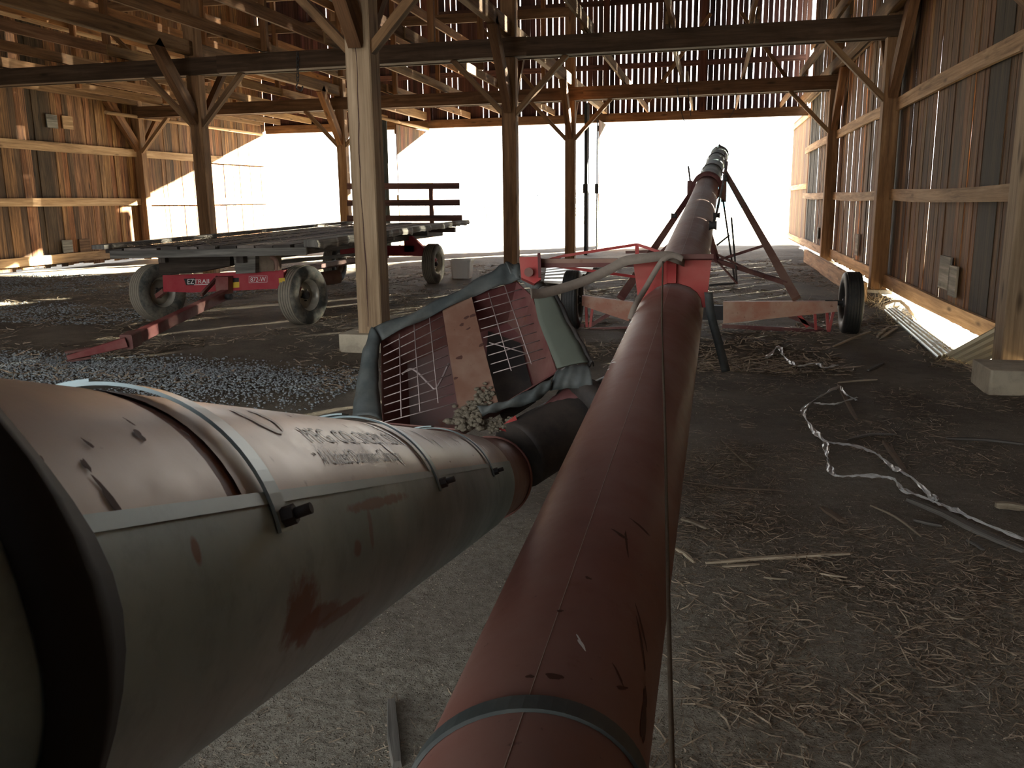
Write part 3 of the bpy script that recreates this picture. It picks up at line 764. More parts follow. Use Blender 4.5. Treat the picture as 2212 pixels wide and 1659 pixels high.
# saddle plate: outline minus a round notch that sits on the tube
sc_ = [(1367, 560), (1537, 559), (1527, 655), (1518, 668)]
notch = [(1517, 664), (1514, 645), (1506, 632), (1492, 621), (1475, 614), (1455, 611), (1435, 614), (1416, 622), (1402, 633), (1392, 648), (1386, 662)]
P = [(1367, 560), (1395, 560), (1420, 560), (1440, 560), (1456, 560), (1475, 560), (1495, 559), (1515, 559), (1537, 559), (1531, 620), (1524, 664)]
Q = [(1386, 664), (1392, 648), (1402, 633), (1416, 622), (1435, 614), (1455, 611), (1475, 614), (1492, 621), (1506, 632), (1514, 645), (1517, 664)]
P[0] = (1367, 560); mb = MB()
outer = [(1380, 664), (1374, 610), (1367, 560), (1420, 560), (1445, 560), (1470, 560), (1500, 559), (1537, 559), (1531, 610), (1524, 664)]
inner = [(1386, 664), (1392, 648), (1402, 633), (1420, 620), (1440, 613), (1465, 612), (1490, 620), (1506, 632), (1514, 645), (1517, 664)]
for i in range(9):
    mb.plate([at(*outer[i], PD), at(*outer[i+1], PD), at(*inner[i+1], PD), at(*inner[i], PD)], .012, fw)
mb.build('saddle_plate', P_RED, aug)
pl([(1365, 552), (1538, 551), (1538, 561), (1366, 562)], PD-.02, .07, P_DARK, 'saddle_flange', aug)
pl([(1440, 562), (1460, 562), (1459, 612), (1441, 612)], PD-.015, .03, P_RED, 'saddle_rib', aug)
swing = thing('hopper_boom', at(1250, 570, 4.3), 'red and brown truss boom reaching from the auger saddle to the hopper', 'boom')
BD = 4.35
def rod(a, b, th, mat, nm, d0=BD, d1=BD): return MB().beam(at(*a, d0), at(*b, d1), th, th).build(nm, mat, swing)
MB().beam(at(1163, 567, 4.3), at(1440, 566, 4.24), .03, .036).build('main_rail', P_BOOM, swing)
MB().beam(at(1163, 573, 4.3), at(1440, 571, 4.24), .04, .02).build('lower_rail', P_DARK, swing)
rod((1165, 566), (1215, 553), .012, P_RED, 'truss_rod'); rod((1215, 553), (1376, 528), .013, P_RED, 'truss_rod'); rod((1376, 528), (1452, 553), .013, P_RED, 'truss_rod', BD, 4.26)
rod((1376, 530), (1376, 556), .018, P_RED, 'truss_upright'); rod((1195, 574), (1375, 598), .013, P_RED, 'truss_rod')
mb = MB().plate([at(1122, 558, 4.28), at(1163, 557, 4.28), at(1168, 606, 4.28), at(1154, 615, 4.28), at(1126, 602, 4.28)][::-1], .09, fw); mb.build('head_box', P_RED, swing)
MB().beam(at(1164, 548, 4.24), at(1166, 600, 4.24), .014, .05, fw).build('box_strap', P_DARK, swing)
MB().tube([at(1142, 588, 4.24), at(1142, 588, 4.2)], .022, 16).build('pivot_bolt', P_DARK, swing)
# webbing strap over the saddle
def ribbon(pts, wdt, mat, nm, parent=None, twist=None, org=None, facing=None, th=.003):
    pts = [Vector(p) for p in pts]; mb = MB(); P = []; n = len(pts)
    for i, p in enumerate(pts):
        t = (pts[min(n-1, i+1)]-pts[max(0, i-1)]).normalized(); f_ = facing if facing is not None else Vector((0, 0, 1))
        s_ = t.cross(f_).normalized()
        if twist: s_ = (Matrix.Rotation(twist[i], 3, t) @ s_)
        ww = wdt if isinstance(wdt, (int, float)) else wdt[i]
        P.append([p-s_*ww/2, p+s_*ww/2])
    mb.grid(P); return mb.build(nm, mat, parent, solid=th, org=org)
def smooth(pts, k=6):
    pts = [Vector(p) for p in pts]; out = []
    for i in range(len(pts)-1):
        p0, p1, p2, p3 = pts[max(0, i-1)], pts[i], pts[i+1], pts[min(len(pts)-1, i+2)]
        for j in range(k):
            t = j/k; out.append(.5*((2*p1)+(p2-p0)*t+(2*p0-5*p1+4*p2-p3)*t*t+(-p0+3*p1-3*p2+p3)*t**3))
    out.append(pts[-1]); return out
st = thing('webbing_strap', at(1400, 600, 4.1), 'flat dusty webbing strap looped over the saddle plate to the hopper', 'strap')
ribbon(smooth([at(x_, y_, d) for x_, y_, d in ((1146, 634, 3.98), (1180, 632, 4.05), (1260, 608, 4.15), (1320, 580, 4.17), (1350, 564, 4.15), (1390, 558, 4.12), (1440, 553, 4.12), (1465, 560, 4.14), (1478, 566, 4.2))]), .046, M_WEB, 'strap_length', st, facing=fw)
ribbon(smooth([at(x_, y_, d) for x_, y_, d in ((1475, 560, 4.1), (1455, 552, 4.1), (1432, 562, 4.1), (1412, 592, 4.12), (1393, 625, 4.1), (1372, 660, 4.0), (1361, 690, 4.0))]), .026, M_WEB, 'strap_loop', st, facing=fw)
o = ribbon(smooth([at(1530, 632, 4.2), at(1536, 680, 4.15), at(1553, 745, 4.12), at(1568, 803, 4.1)]), .04, M_FLAP, 'hanging_strap', None, facing=fw); tag(o, 'wide grey green strap hanging below the saddle right of the tube', 'strap')
# rope running down the tube
rp_ = smooth([at(1432, 562, 4.12), at(1430, 700, 3.4), at(1436, 900, 2.36), at(1441, 1150, 1.72), at(1446, 1400, 1.33), at(1453, 1700, 1.05)])
o = MB().tube(rp_, .0036, 8).build('rope', M_ROPE); tag(o, 'thin taut rope running down over the long red auger tube', 'rope')

# ------------------------------------------------------------------ swing auger tube close to the camera (pink top, galvanised shell)
A2 = Vector((-.494, .2, 1.338)); B2 = Vector((-.868, 3.2, .462)); D2 = (B2-A2).normalized()
E2s = D2.cross(Vector((0, 0, 1))).normalized(); E2u = E2s.cross(D2)
def on2(t, ph, r=.18):
    a = math.radians(ph); return A2+D2*t+(E2s*math.cos(a)+E2u*math.sin(a))*r
sw = thing('swing_auger', A2+D2*1.5-Vector((0, 0, .5)), 'large foreground auger tube, pink on top with a galvanised shell strapped below', 'auger')
mb = MB(); mb.tube([A2+D2*t for t in (-1.3, -.8, -.3, 0, .4, .8, 1.2, 1.6, 2, 2.4, 2.8, 3.2, 3.56)], .176, 64); mb.build('inner_tube', P_TUBE, sw)
def shell(t0, t1, ph0, ph1, r, mat, nm, nt_=24, npn=28, th=.003, wob=0):
    mb = MB(); P = []
    for i in range(nt_+1):
        t = t0+(t1-t0)*i/nt_; P.append([on2(t, ph0+(ph1-ph0)*j/npn, r+wob*math.sin(t*5+j*.7)) for j in range(npn+1)])
    mb.grid(P); return mb.build(nm, mat, sw)
shell(-1.2, .405, 20, 215, .1795, P_PINK, 'top_cover')
shell(.435, 2.76, 20, 215, .1795, P_PINK, 'top_cover')
def shell_mat():
    # galvanised sheet with the rust blooms the photograph shows, placed on the sheet itself
    a = N('rusted_galvanised_shell'); v = a.coord('Object', rnd=False); p = a.coord('Position', rnd=False)
    n1 = a.noise(v, 2.6, 5, .6); n4 = a.noise(v, 16, 6, .7); n3 = a.noise(v, 5, 5, .7, .5)
    c = a.mix(a.step(n1, .38, .65), (.22, .32, .35), (.38, .50, .53))
    c = a.mix(a.mul(a.step(n4, .52, .75), .45), c, (.12, .17, .19))
    c = a.mix(a.mul(a.step(n3, .56, .72), .35), c, (.10, .15, .24))
    m_ = M3 = Matrix((D2, E2s, E2u))
    nv = a.n('TexNoise', i_Scale=17.0, i_Detail=6.0, i_Roughness=.68); a.l(p, nv.inputs['Vector'])
    for t_, ph, la, lb, am, amp in ((.535, -9, .050, .040, .9, .9), (.60, -15, .075, .013, .75, .8), (.70, -19, .10, .009, .7, .8), (.57, -17, .03, .022, .8, .9), (.84, 18, .16, .008, .75, .8), (.79, 9, .012, .030, .55, .9), (.72, 3, .016, .010, .7, .7), (.31, 17, .007, .011, .9, .3), (.40, 25.5, .2, .004, .5, .9)):
        c0 = on2(t_, ph, .1835); al = math.radians(ph); tg = -E2s*math.sin(al)+E2u*math.cos(al); nm_ = E2s*math.cos(al)+E2u*math.sin(al)
        sb = a.n('VectorMath', operation='SUBTRACT'); a.l(p, sb.inputs[0]); sb.inputs[1].default_value = c0
        cb = a.n('CombineXYZ')
        for k_, (ax_d, L_) in enumerate(((D2, la), (tg, lb), (nm_, .08))):
            dt = a.n('VectorMath', operation='DOT_PRODUCT'); a.l(sb.outputs[0], dt.inputs[0]); dt.inputs[1].default_value = ax_d/L_; a.l(dt.outputs['Value'], cb.inputs[k_])
        ln = a.n('VectorMath', operation='LENGTH'); a.l(cb.outputs[0], ln.inputs[0])
        ad = a.n('Math', operation='MULTIPLY_ADD', i_1=amp*2.4); a.l(nv.outputs['Fac'], ad.inputs[0])
        of = a.n('Math', operation='SUBTRACT', i_1=amp*1.2); a.l(ln.outputs['Value'], of.inputs[0]); a.l(of.outputs[0], ad.inputs[2])
        c = a.mix(a.mul(a.step(ad.outputs[0], 1.15, .75), am), c, a.mix(n4, (.10, .045, .03), (.25, .12, .075)))
    a.bump(n1, .25, .01)
    return a.out(c, .5, .2, .5)
M_SHELL = shell_mat()
sh = shell(-1.25, 2.74, -165, 28.2, .1835, M_SHELL, 'galvanised_shell', 40, 40, wob=.0006)
# folded lip along the seam
mb = MB(); n = 30
for i in range(n):
    t0, t1 = -1.25+3.99*i/n, -1.25+3.99*(i+1)/n
    a, b, c, d = on2(t0, 28.6, .1845), on2(t1, 28.6, .1845), on2(t1, 24.8, .1850), on2(t0, 24.8, .1850)
    mb.v += [a, b, c, d]; k = len(mb.v)-4; mb.quad((k, k+3, k+2, k+1))
mb.build('shell_lip', M_STRAP, sw)
mb = MB(); mb.lathe(A2+D2*3.56, D2, [(-.03, .178), (-.03, .186), (.015, .186), (.015, .001)], 48); mb.build('end_ring', P_TUBE, sw)
for i, (tc_, wd_) in enumerate(((.485, .030), (1.31, .030), (2.17, .030))):
    st_ = band(on2, tc_, 0, .1850, wd_, .0035, 16, 168, M_STRAP, 'clamp_strap', sw)
    # foot tab and bolt
    p = on2(tc_, 20, .190); nn = (p-(A2+D2*tc_)).normalized()
    bt = MB(); tdir = nn
    bt.tube([p-nn*.002, p+nn*.010], .010, 6, sm=False); bt.tube([p+nn*.010, p+nn*.026], .0055, 10)
    bt.build('strap_bolt', P_BLACK, st_)
# overlapping buckle plates on the crest
for tc_, ph0, ph1 in ((.50, 95, 150), (1.30, 92, 150), (2.15, 90, 150)):
    band(on2, tc_, 0, .1895, .045, .003, ph0, ph1-15, M_STRAP, 'strap_buckle', sw, 14)
# black rubber strap at the left edge
mb = MB(); P = []
for i in range(40):
    ph = -150+i*(250/39); t = .138+.012*math.sin(i*.35)
    w2 = .026+.004*math.sin(i*.8)
    P.append([on2(t-w2, ph, .186), on2(t-w2, ph, .2), on2(t-w2*.2, ph, .208), on2(t+w2, ph, .2), on2(t+w2, ph, .186)])
mb.grid(P); mb.build('rubber_strap', M_BLKRUB, sw)
# rust patches and stains on the shell / cover
def b2(t, ph, a, b, mat, nm, ang=0, r=.1858, seed=0, n=14, k=.4): return blob1(t, ph, a, b, mat, nm, on2, r, ang, sw, n, seed, k)
for i, (px, py, a, b, an) in enumerate(((300, 940, .006, .006, 0), (185, 1005, .003, .006, 0), (190, 958, .002, .006, .6), (240, 1080, .004, .018, .35), (400, 935, .002, .006, .3), (55, 1000, .003, .006, 0), (85, 990, .003, .003, 0), (280, 912, .002, .006, .4))):
    # find the spot on the cover by marching along the sight line
    dd = ray(px, py); o3 = Vector((0, 0, CH))-A2
    dx, dy, ox, oy = dd.dot(E2s), dd.dot(E2u), o3.dot(E2s), o3.dot(E2u)
    A_, B_, C_ = dx*dx+dy*dy, 2*(dx*ox+dy*oy), ox*ox+oy*oy-.18**2
    D_ = B_*B_-4*A_*C_
    if D_ > 0:
        tt = (-B_-math.sqrt(D_))/2/A_; p = Vector((0, 0, CH))+dd*tt-A2
        b2(p.dot(D2), math.degrees(math.atan2(p.dot(E2u), p.dot(E2s))), a, b, M_STAIN, 'paint_chip', an, .1803, 20+i)
for i in range(30):
    b2(R.uniform(.6, 2.6), R.uniform(32, 80), R.uniform(.002, .006), R.uniform(.001, .003), M_STAIN, 'paint_chip', R.uniform(0, 3), .1803, 60+i, 7)
for i, (t, ph, a, b, an) in enumerate(((1.10, 44, .010, .030, .55), (1.24, 58, .008, .03, .5), (1.22, 70, .005, .02, .6), (1.55, 60, .006, .03, .4), (1.62, 52, .004, .02, .3), (1.75, 56, .004, .022, .3), (1.95, 62, .008, .03, .3), (2.3, 55, .006, .02, .4), (2.35, 46, .006, .015, .3), (1.45, 66, .004, .02, .3), (1.05, 40, .004, .015, .4), (1.28, 38, .005, .02, .3))):
    b2(t, ph, a, b, M_SCRATCH, 'scratch', an, .1804, 130+i, 12, .55)
# lettering wrapped on the cover
def text_mesh(s, size):
    cu = bpy.data.curves.new('lettering', 'FONT'); cu.body = s; cu.size = size; cu.resolution_u = 3
    ob = bpy.data.objects.new('lettering', cu); COL.objects.link(ob)
    dg = bpy.context.evaluated_depsgraph_get(); me = bpy.data.meshes.new_from_object(ob.evaluated_get(dg))
    bpy.data.objects.remove(ob); bpy.data.curves.remove(cu); return me
def wrap2(s, t0, ph0, height, length, mat, nm='lettering', italic=.0, r=.1806):
    me = text_mesh(s, 1.0); bm = bmesh.new(); bm.from_mesh(me); bmesh.ops.triangulate(bm, faces=bm.faces)
    bmesh.ops.subdivide_edges(bm, edges=[e for e in bm.edges if e.calc_length() > .25], cuts=1)
    xs = [v.co.x for v in bm.verts]; x1 = max(xs); ccc = math.pi*.18/180
    org = wloc(sw)
    for v in bm.verts:
        hgt = v.co.y*height/.7; v.co = on2(t0+v.co.x/x1*length+italic*hgt, ph0+hgt/ccc, r)-org
    bm.to_mesh(me); bm.free(); me.materials.clear(); me.materials.append(mat)
    o = bpy.data.objects.new(nm, me); COL.objects.link(o); o.parent = sw; o['kind'] = 'stuff'; return o
wrap2('MFG. CO. SALEM, SD.', .735, 49.0, .030, .50, M_PRINT)
wrap2('A United Dominion Company', .715, 37.2, .024, .42, M_PRINT)
# rest of a big faded outline letter
mb = MB(); P = []
for i in range(25):
    a = math.pi*(-.1+1.25*i/24); P.append((.62+.07*(1-math.cos(a))*.5+.0, 66-13*math.sin(a)))
for i in range(24):
    (ta, pa), (tb, pb) = P[i], P[i+1]; k = len(mb.v)
    mb.v += [on2(ta, pa, .1805), on2(tb, pb, .1805), on2(tb+.012, pb+1.5, .1805), on2(ta+.012, pa+1.5, .1805)]; mb.quad((k, k+1, k+2, k+3))
mb.build('faded_letter', M_GHOST, sw)

# ------------------------------------------------------------------ hopper with wire grate
hop = thing('intake_hopper', at(1010, 900, 4.2), 'tilted auger intake hopper with wire grate, brown plate and grey rubber skirt', 'hopper')
pa, pb, pc = at(825, 718, 4.25), at(1108, 582, 4.5), at(785, 905, 3.95)
hn = (pb-pa).cross(pc-pa).normalized()
if hn.dot(fw) > 0: hn = -hn     # towards the camera
def hp(x, y, off=0.0):
    d = ray(x, y); C_ = Vector((0, 0, CH)); k = (pa-C_).dot(hn)/d.dot(hn); return C_+d*k+hn*off
def Z(x, y): return (740+x/3.457, 540+y/3.457)     # zoomed crop -> photograph pixels
# tray: rim outline and a deeper back
rim = [Z(285, 640), Z(960, 345), Z(1300, 235), Z(1420, 350), Z(1600, 910), Z(1180, 1160), Z(860, 1340), Z(300, 1290)]
rimP = [hp(*q) for q in rim]
cen = sum(rimP, Vector())/len(rimP)
back = [cen+(p-cen)*.76-hn*.20 for p in rimP]
mb = MB()
for i in range(8):
    j = (i+1) % 8; mb.plate([rimP[i], rimP[j], back[j], back[i]], .006)
mb.build('tray_side', P_DARK, hop)
mb = MB(); mb.plate(back, .008); mb.build('tray_bottom', P_HRED, hop)
# dark plate on the right half, painted shade of a chute opening
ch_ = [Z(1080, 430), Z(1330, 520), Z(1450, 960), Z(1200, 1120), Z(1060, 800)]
mb = MB().plate([hp(*q, -.188) for q in ch_], .01, hn); mb.build('chute_shade', M_BOOT, hop)
# grates
def Zp(x, y, off=.0): return hp(*Z(x, y), off)
gl = bpy.data.objects.new('grate', None); COL.objects.link(gl); gl.parent = hop
gr_ = bpy.data.objects.new('grate', None); COL.objects.link(gr_); gr_.parent = hop
for i in range(10):
    yl = 735+i*62; yr = 500+i*72
    a, b = (305+i*1, yl-5), (745+i*11, yr); MB().tube([Zp(a[0], a[1], .004), Zp(b[0], b[1], .004)], .0026, 6).build('wire', M_WIRE, gl)
for (x0, y0, x1, y1) in ((425, 635, 440, 1250), (535, 565, 580, 1215), (650, 510, 715, 1150)):
    MB().tube([Zp(x0, y0, .009), Zp(x1, y1, .009)], .0026, 6).build('wire', M_WIRE, gl)
for i in range(9):
    a, b = (980+i*18, 395+i*66), (1340+i*22, 295+i*64); MB().tube([Zp(a[0], a[1], .004), Zp(b[0], b[1], .004)], .0026, 6).build('wire', M_WIRE, gr_)
for (x0, y0, x1, y1) in ((1090, 330, 1260, 910), (1210, 275, 1410, 860), (1095, 700, 1370, 780)):
    MB().tube([Zp(x0, y0, .009), Zp(x1, y1, .009)], .0026, 6).build('wire', M_WIRE, gr_)
MB().tube(smooth([Zp(440, 900, -.03), Zp(500, 860, -.03), Zp(560, 890, -.03), Zp(650, 980, -.03), Zp(700, 1000, -.03), Zp(790, 820, -.03)]), .005, 8).build('bent_rod', M_WIRE, hop)
# brown plate across the middle
mb = MB(); mb.plate([Zp(745, 450, .012), Zp(965, 365, .012), Zp(1045, 700, .012), Zp(1165, 1165, .012), Zp(870, 1230, .012), Zp(800, 800, .012)][::-1], .006); bp = mb.build('centre_plate', P_BROWN, hop)
for i, (x_, y_, a) in enumerate(((925, 520, .012), (892, 573, .011), (940, 602, .008), (875, 820, .016), (845, 970, .010), (975, 505, .012), (1035, 725, .012))):
    mb = MB(); n = 9; rr_ = random.Random(i); c = Zp(x_, y_, .0155); e1 = (pb-pa).normalized(); e2 = hn.cross(e1); k = len(mb.v); mb.v.append(c)
    for q in range(n):
        an = 2*math.pi*q/n; s_ = a*rr_.uniform(.6, 1.2); mb.v.append(c+e1*math.cos(an)*s_*1.4+e2*math.sin(an)*s_*.8)
    for q in range(n): mb.quad((k, k+1+q, k+1+(q+1) % n), [(0, 0)]*3)
    mb.build('stain', M_STAIN, bp)
# rubber skirts : folded strips
def skirt(top, bot, nm, mat=M_FLAP, wav=.008, off0=.02, off1=.05):
    n = 26; P = []
    def interp(pts, t):
        f_ = t*(len(pts)-1); i = min(len(pts)-2, int(f_)); g = f_-i; a, b = pts[i], pts[i+1]; return (a[0]+(b[0]-a[0])*g, a[1]+(b[1]-a[1])*g)
    for i in range(n+1):
        t = i/n; a, b = interp(top, t), interp(bot, t); row = []
        for j in range(6):
            s_ = j/5; q = (a[0]+(b[0]-a[0])*s_, a[1]+(b[1]-a[1])*s_)
            o_f = off1*math.sin(s_*math.pi)+off0+wav*math.sin(i*.9+j)
            row.append(Zp(q[0], q[1], o_f))
        P.append(row)
    mb = MB(); mb.grid(P); return mb.build(nm, mat, hop, solid=.006)
skirt([(230, 600), (580, 460), (900, 300), (1130, 165), (1220, 110)], [(290, 690), (600, 540), (960, 370), (1220, 270), (1340, 240)], 'rubber_skirt', off1=.012)
skirt([(1210, 110), (1320, 125), (1420, 240), (1530, 275)], [(1270, 235), (1340, 260), (1400, 310), (1440, 340)], 'rubber_skirt', off1=.02)
skirt([(225, 600), (160, 780), (110, 1050), (80, 1260)], [(285, 690), (265, 850), (270, 1060), (300, 1290)], 'rubber_skirt', off1=.02)
skirt([(1000, 1190), (1180, 1165), (1380, 1070), (1550, 980)], [(1040, 1260), (1190, 1215), (1430, 1160), (1560, 1060)], 'rubber_skirt', M_FLAP, off1=.03)
skirt([(1420, 350), (1460, 560), (1550, 790), (1600, 915)], [(1560, 340), (1680, 590), (1770, 740), (1830, 870)], 'green_side_plate', M_GREEN, .002, .03, .006)
skirt([(1560, 340), (1680, 590), (1770, 740), (1850, 880)], [(1600, 350), (1715, 590), (1800, 730), (1870, 880)], 'rolled_edge', M_BOOT, .006, .01, .03)
skirt([(1600, 905), (1700, 870), (1830, 860)], [(1550, 1060), (1700, 1040), (1870, 1060)], 'lower_side_fold', M_FLAP, .003, .01, .03)
skirt([(1560, 1060), (1700, 960), (1850, 880)], [(1300, 1330), (1560, 1240), (1870, 1110)], 'red_side_panel', P_HRED, .002, -.05, .01)
# grain dust caked at the foot of the plate
mb = MB()
def lump(c, r, seed, sx_=1, sy_=1):
    bmx = bmesh.new(); bmesh.ops.create_icosphere(bmx, subdivisions=2, radius=r)
    b0 = len(mb.v); 
    for v in bmx.verts:
        d = 1+.45*noise.noise(v.co*(3.2/r*.3)+Vector((seed, 0, 0)))+.25*noise.noise(v.co*(9/r*.3)+Vector((seed, 3, 0)))
        mb.v.append(c+Vector((v.co.x*sx_, v.co.y, v.co.z*sy_))*d)
    for f_ in bmx.faces: mb.quad([b0+v.index for v in f_.verts], None, True)
    bmx.free()
rd = random.Random(12)
for i in range(300):
    k_ = rd.random(); x_ = 1085+(885-1085)*k_+rd.gauss(0, 30+28*k_); y_ = 1080+(1310-1080)*k_+rd.gauss(0, 26); lump(Zp(x_, y_, .004+rd.uniform(0, .02)), rd.uniform(.005, .012+.007*k_), i*3.1, 1.2, .8)
for i in range(110): lump(Zp(rd.uniform(1000, 1290), 1290+rd.gauss(0, 26), -.01), rd.uniform(.004, .011), i*2.3+400, 1.2, .8)
o = mb.build('caked_dust', M_CHAFF, hop); o['kind'] = 'stuff'
pl([Z(1150, 1340), Z(1290, 1235), Z(1310, 1290), Z(1240, 1360)], 3.95, .01, P_RED, 'red_lip', hop)
# black boot joining hopper and tubes
bt_ = MB(); q0, q1, q2 = at(1120, 985, 3.95), at(1205, 935, 4.1), at(1300, 890, 4.25)
bt_.tube(smooth([q0, q1, q2, at(1340, 870, 4.35)], 5), .155, 30); bt_.build('boot', M_BOOT, hop)
bt_ = MB().lathe(at(1270, 905, 4.15), (q2-q1), [(-.05, .10), (-.05, .19), (.0, .20), (.05, .19), (.05, .10)], 34).build('gear_housing', M_BOOT, hop)

# ------------------------------------------------------------------ hay wagon
wg = thing('hay_wagon', (-6.3, 13.5, 0), 'wooden deck hay wagon with a red running gear and rear slat rack', 'wagon')
WZ = 1.06
FL, FR, RR, RL = atz(225, 541, 1.03), atz(672, 533, 1.05), Vector((-5.22, 18.7, 1.08)), Vector((-7.98, 18.7, 1.08))
nb = 11
for i in range(nb):
    t0, t1 = (i+.05)/nb, (i+.93)/nb
    e0, e1 = R.uniform(-.05, .06), R.uniform(-.05, .05)
    a, b = FL.lerp(FR, t0), FL.lerp(FR, t1); c, d = RL.lerp(RR, t1), RL.lerp(RR, t0)
    u_ = (d-a).normalized(); MB().plate([a+u_*e0, b+u_*e0, c+u_*e1, d+u_*e1][::1], .045, (0, 0, 1)).build('deck_board', W_DECK, wg, (lambda g_: (g_, g_, g_))(R.choice([.5, .8, 1, 1.2, 1.5]))).location.z = R.uniform(-.012, .012)
# raised side rails with splintered edge
lf = (RL-FL).normalized(); rf = (RR-FR).normalized()
MB().beam(FL-lf*.12+Vector((0, 0, .045)), RL+lf*.1+Vector((0, 0, .045)), .16, .05).build('side_rail', W_GREY, wg)
mb = MB(); rr_ = random.Random(5); n = 60; base = FR+Vector((0, 0, .05)); P = []
for i in range(n+1):
    p = base.lerp(RR+Vector((0, 0, .05)), i/n); o_f = rr_.uniform(-.02, .02); dn = -.055-abs(rr_.gauss(0, .018))
    P.append([p+Vector((-.09, 0, .03)), p+Vector((.07+o_f, 0, .03)), p+Vector((.09+o_f, 0, -.02)), p+Vector((.08+o_f, 0, dn)), p+Vector((-.09, 0, -.05))])
mb.grid(P, False); mb.quad([0, 1, 2, 3, 4]); mb.build('side_rail', W_GREY, wg, solid=.012)
MB().beam(FL+Vector((.1, -.02, -.05)), FR+Vector((-.05, -.02, -.05)), .05, .09).build('front_board', W_GREY, wg)
# frame sills under the deck
for xo in (-6.85, -5.75):
    MB().beam((xo, 10.0, .93), (xo-.55 if False else xo, 18.5, .93), .1, .2).build('sill', W_DECK, wg)
for yy in (10.4, 12.0, 13.8, 15.6, 17.4):
    MB().beam((-7.4, yy, .99), (-5.1, yy, .99), .09, .1).build('cross_sill', W_DECK, wg)
mb = slab([(358, 543), (512, 543), (512, 572), (430, 588), (362, 590)][::-1], 10.25, .35); mb.build('bolster_block', W_DECK, wg, (.5, .45, .4))
slab([(512, 545), (560, 545), (560, 588), (518, 590)][::-1], 10.2, .2).build('bolster_block', W_GREY, wg)
slab([(560, 552), (600, 552), (600, 584), (560, 586)][::-1], 10.3, .2).build('bolster_block', M_BARK, wg)
MB().tube(smooth([aty(585, 556, 10.1), aty(594, 560, 10.1), aty(598, 572, 10.1), aty(598, 584, 10.1)]), .03, 10).build('stake', P_BOOM, wg)
for px in (470, 640):
    pass
# front axle beam with decals
AY = 10.32
ax_ = slab([(356, 594), (420, 592), (616, 583), (618, 622), (420, 631), (358, 629)][::-1], AY, .1).build('front_axle', P_WAGON, wg)
def decal(s, x, y, wpx, hpx, mat, nm, Y=AY-.0525, slope=-.04):
    me = text_mesh(s, 1.0); xs = [v.co.x for v in me.vertices]; ys_ = [v.co.y for v in me.vertices]; x0_, x1_ = min(xs), max(xs); y1_ = max(ys_)
    org = wloc(ax_)
    for v in me.vertices:
        q = (v.co.x-x0_)/(x1_-x0_); p = aty(x+q*wpx, y-v.co.y/max(y1_, .01)*hpx+slope*q*wpx, Y); v.co = p-org
    me.materials.clear(); me.materials.append(mat)
    o = bpy.data.objects.new(nm, me); COL.objects.link(o); o.parent = ax_; o['kind'] = 'stuff'; return o
slab([(397, 602), (422, 601), (421, 616), (402, 616)][::-1], AY-.0515, .001).build('decal_badge', M_BLK, ax_)
decal('EZ', 405, 614, 14, 11, M_WHITE, 'lettering', AY-.054); decal('TRAIL', 419, 613, 37, 9, M_WHITE, 'lettering')
slab([(419, 614.6), (452, 613.2), (452, 614.4), (419, 615.8)][::-1], AY-.0515, .001).build('decal_line', M_WHITE, ax_)
slab([(499, 601), (516, 600), (516, 609), (499, 610)][::-1], AY-.0515, .001).build('decal_plate', M_BLK, ax_)
slab([(499, 610), (517, 609), (517, 621), (500, 622)][::-1], AY-.0515, .001).build('decal_plate', M_YEL, ax_)
slab([(602, 601), (615, 600), (616, 613), (603, 614)][::-1], AY-.0515, .001).build('decal_plate', M_YEL, ax_)
decal('872-W', 541, 609, 33, 10, M_WHITE, 'lettering')
for a, b in (((538, 597), (577, 595.5)), ((538, 611), (577, 609.5))):
    MB().beam(aty(*a, AY-.052), aty(*b, AY-.052), .003, .003).build('decal_line', M_WHITE, ax_)
for a, b in (((538, 597), (538, 611)), ((577, 595.5), (577, 609.5))):
    MB().beam(aty(*a, AY-.052), aty(*b, AY-.052), .003, .003).build('decal_line', M_WHITE, ax_)
# reach pole, rear axle and spindles
MB().beam((-6.3, 10.5, .55), (-6.3, 16.6, .52), .1, .1).build('reach_pole', P_DARK, wg)
MB().beam((-5.55, 10.6, .8), (-6.1, 16.0, .62), .08, .05).build('diagonal_bar', W_GREY, wg)
MB().beam((-5.5, 10.7, .66), (-6.2, 15.8, .56), .05, .06).build('diagonal_bar', P_DARK, wg)
MB().beam((-7.2, 16.45, .62), (-5.45, 16.45, .62), .12, .2).build('rear_axle', P_WAGON, wg)
MB().beam((-5.75, 16.45, .86), (-5.75, 16.45, .6), .2, .12).build('rear_stake', P_WAGON, wg)
MB().beam((-5.7, 16.3, .9), (-5.2, 16.3, .42), .1, .1).build('rear_arm', P_WAGON, wg)
WH = [((-7.42, 10.68, .375), (1, -.30, .06), .385, .27, .2, 'front'), ((-5.20, 10.58, .375), (1, -.22, .03), .385, .26, .2, 'front'), ((-7.35, 16.45, .37), (1, 0, 0), .37, .24, .2, 'rear'), ((-5.28, 16.45, .37), (1, -.05, .0), .38, .24, .2, 'rear')]
for c, ax2, Rt, wt, rim_, nm in WH:
    wh = bpy.data.objects.new('wheel', None); COL.objects.link(wh); wh.parent = wg; wh.location = Vector(c)-Vector(wg.location)
    if c[0] < -7: wheel(wh, c, Vector(ax2)*1, Rt, wt, rim_, M_TIRE, M_TREAD, M_RIM)
    else: wheel(wh, c, ax2, Rt, wt, rim_, M_TIRE, M_TREAD, M_RIM)
MB().beam(aty(356, 628, 10.4), aty(340, 640, 10.5), .06, .06).build('spindle', P_TONGUE, wg)
MB().beam(aty(616, 608, 10.4), aty(650, 625, 10.5), .06, .06).build('spindle', P_TONGUE, wg)
MB().tube([(-6.55, 13.8, .28), (-6.3, 14.2, .3)], .12, 16).build('air_tank', P_BOOM, wg)
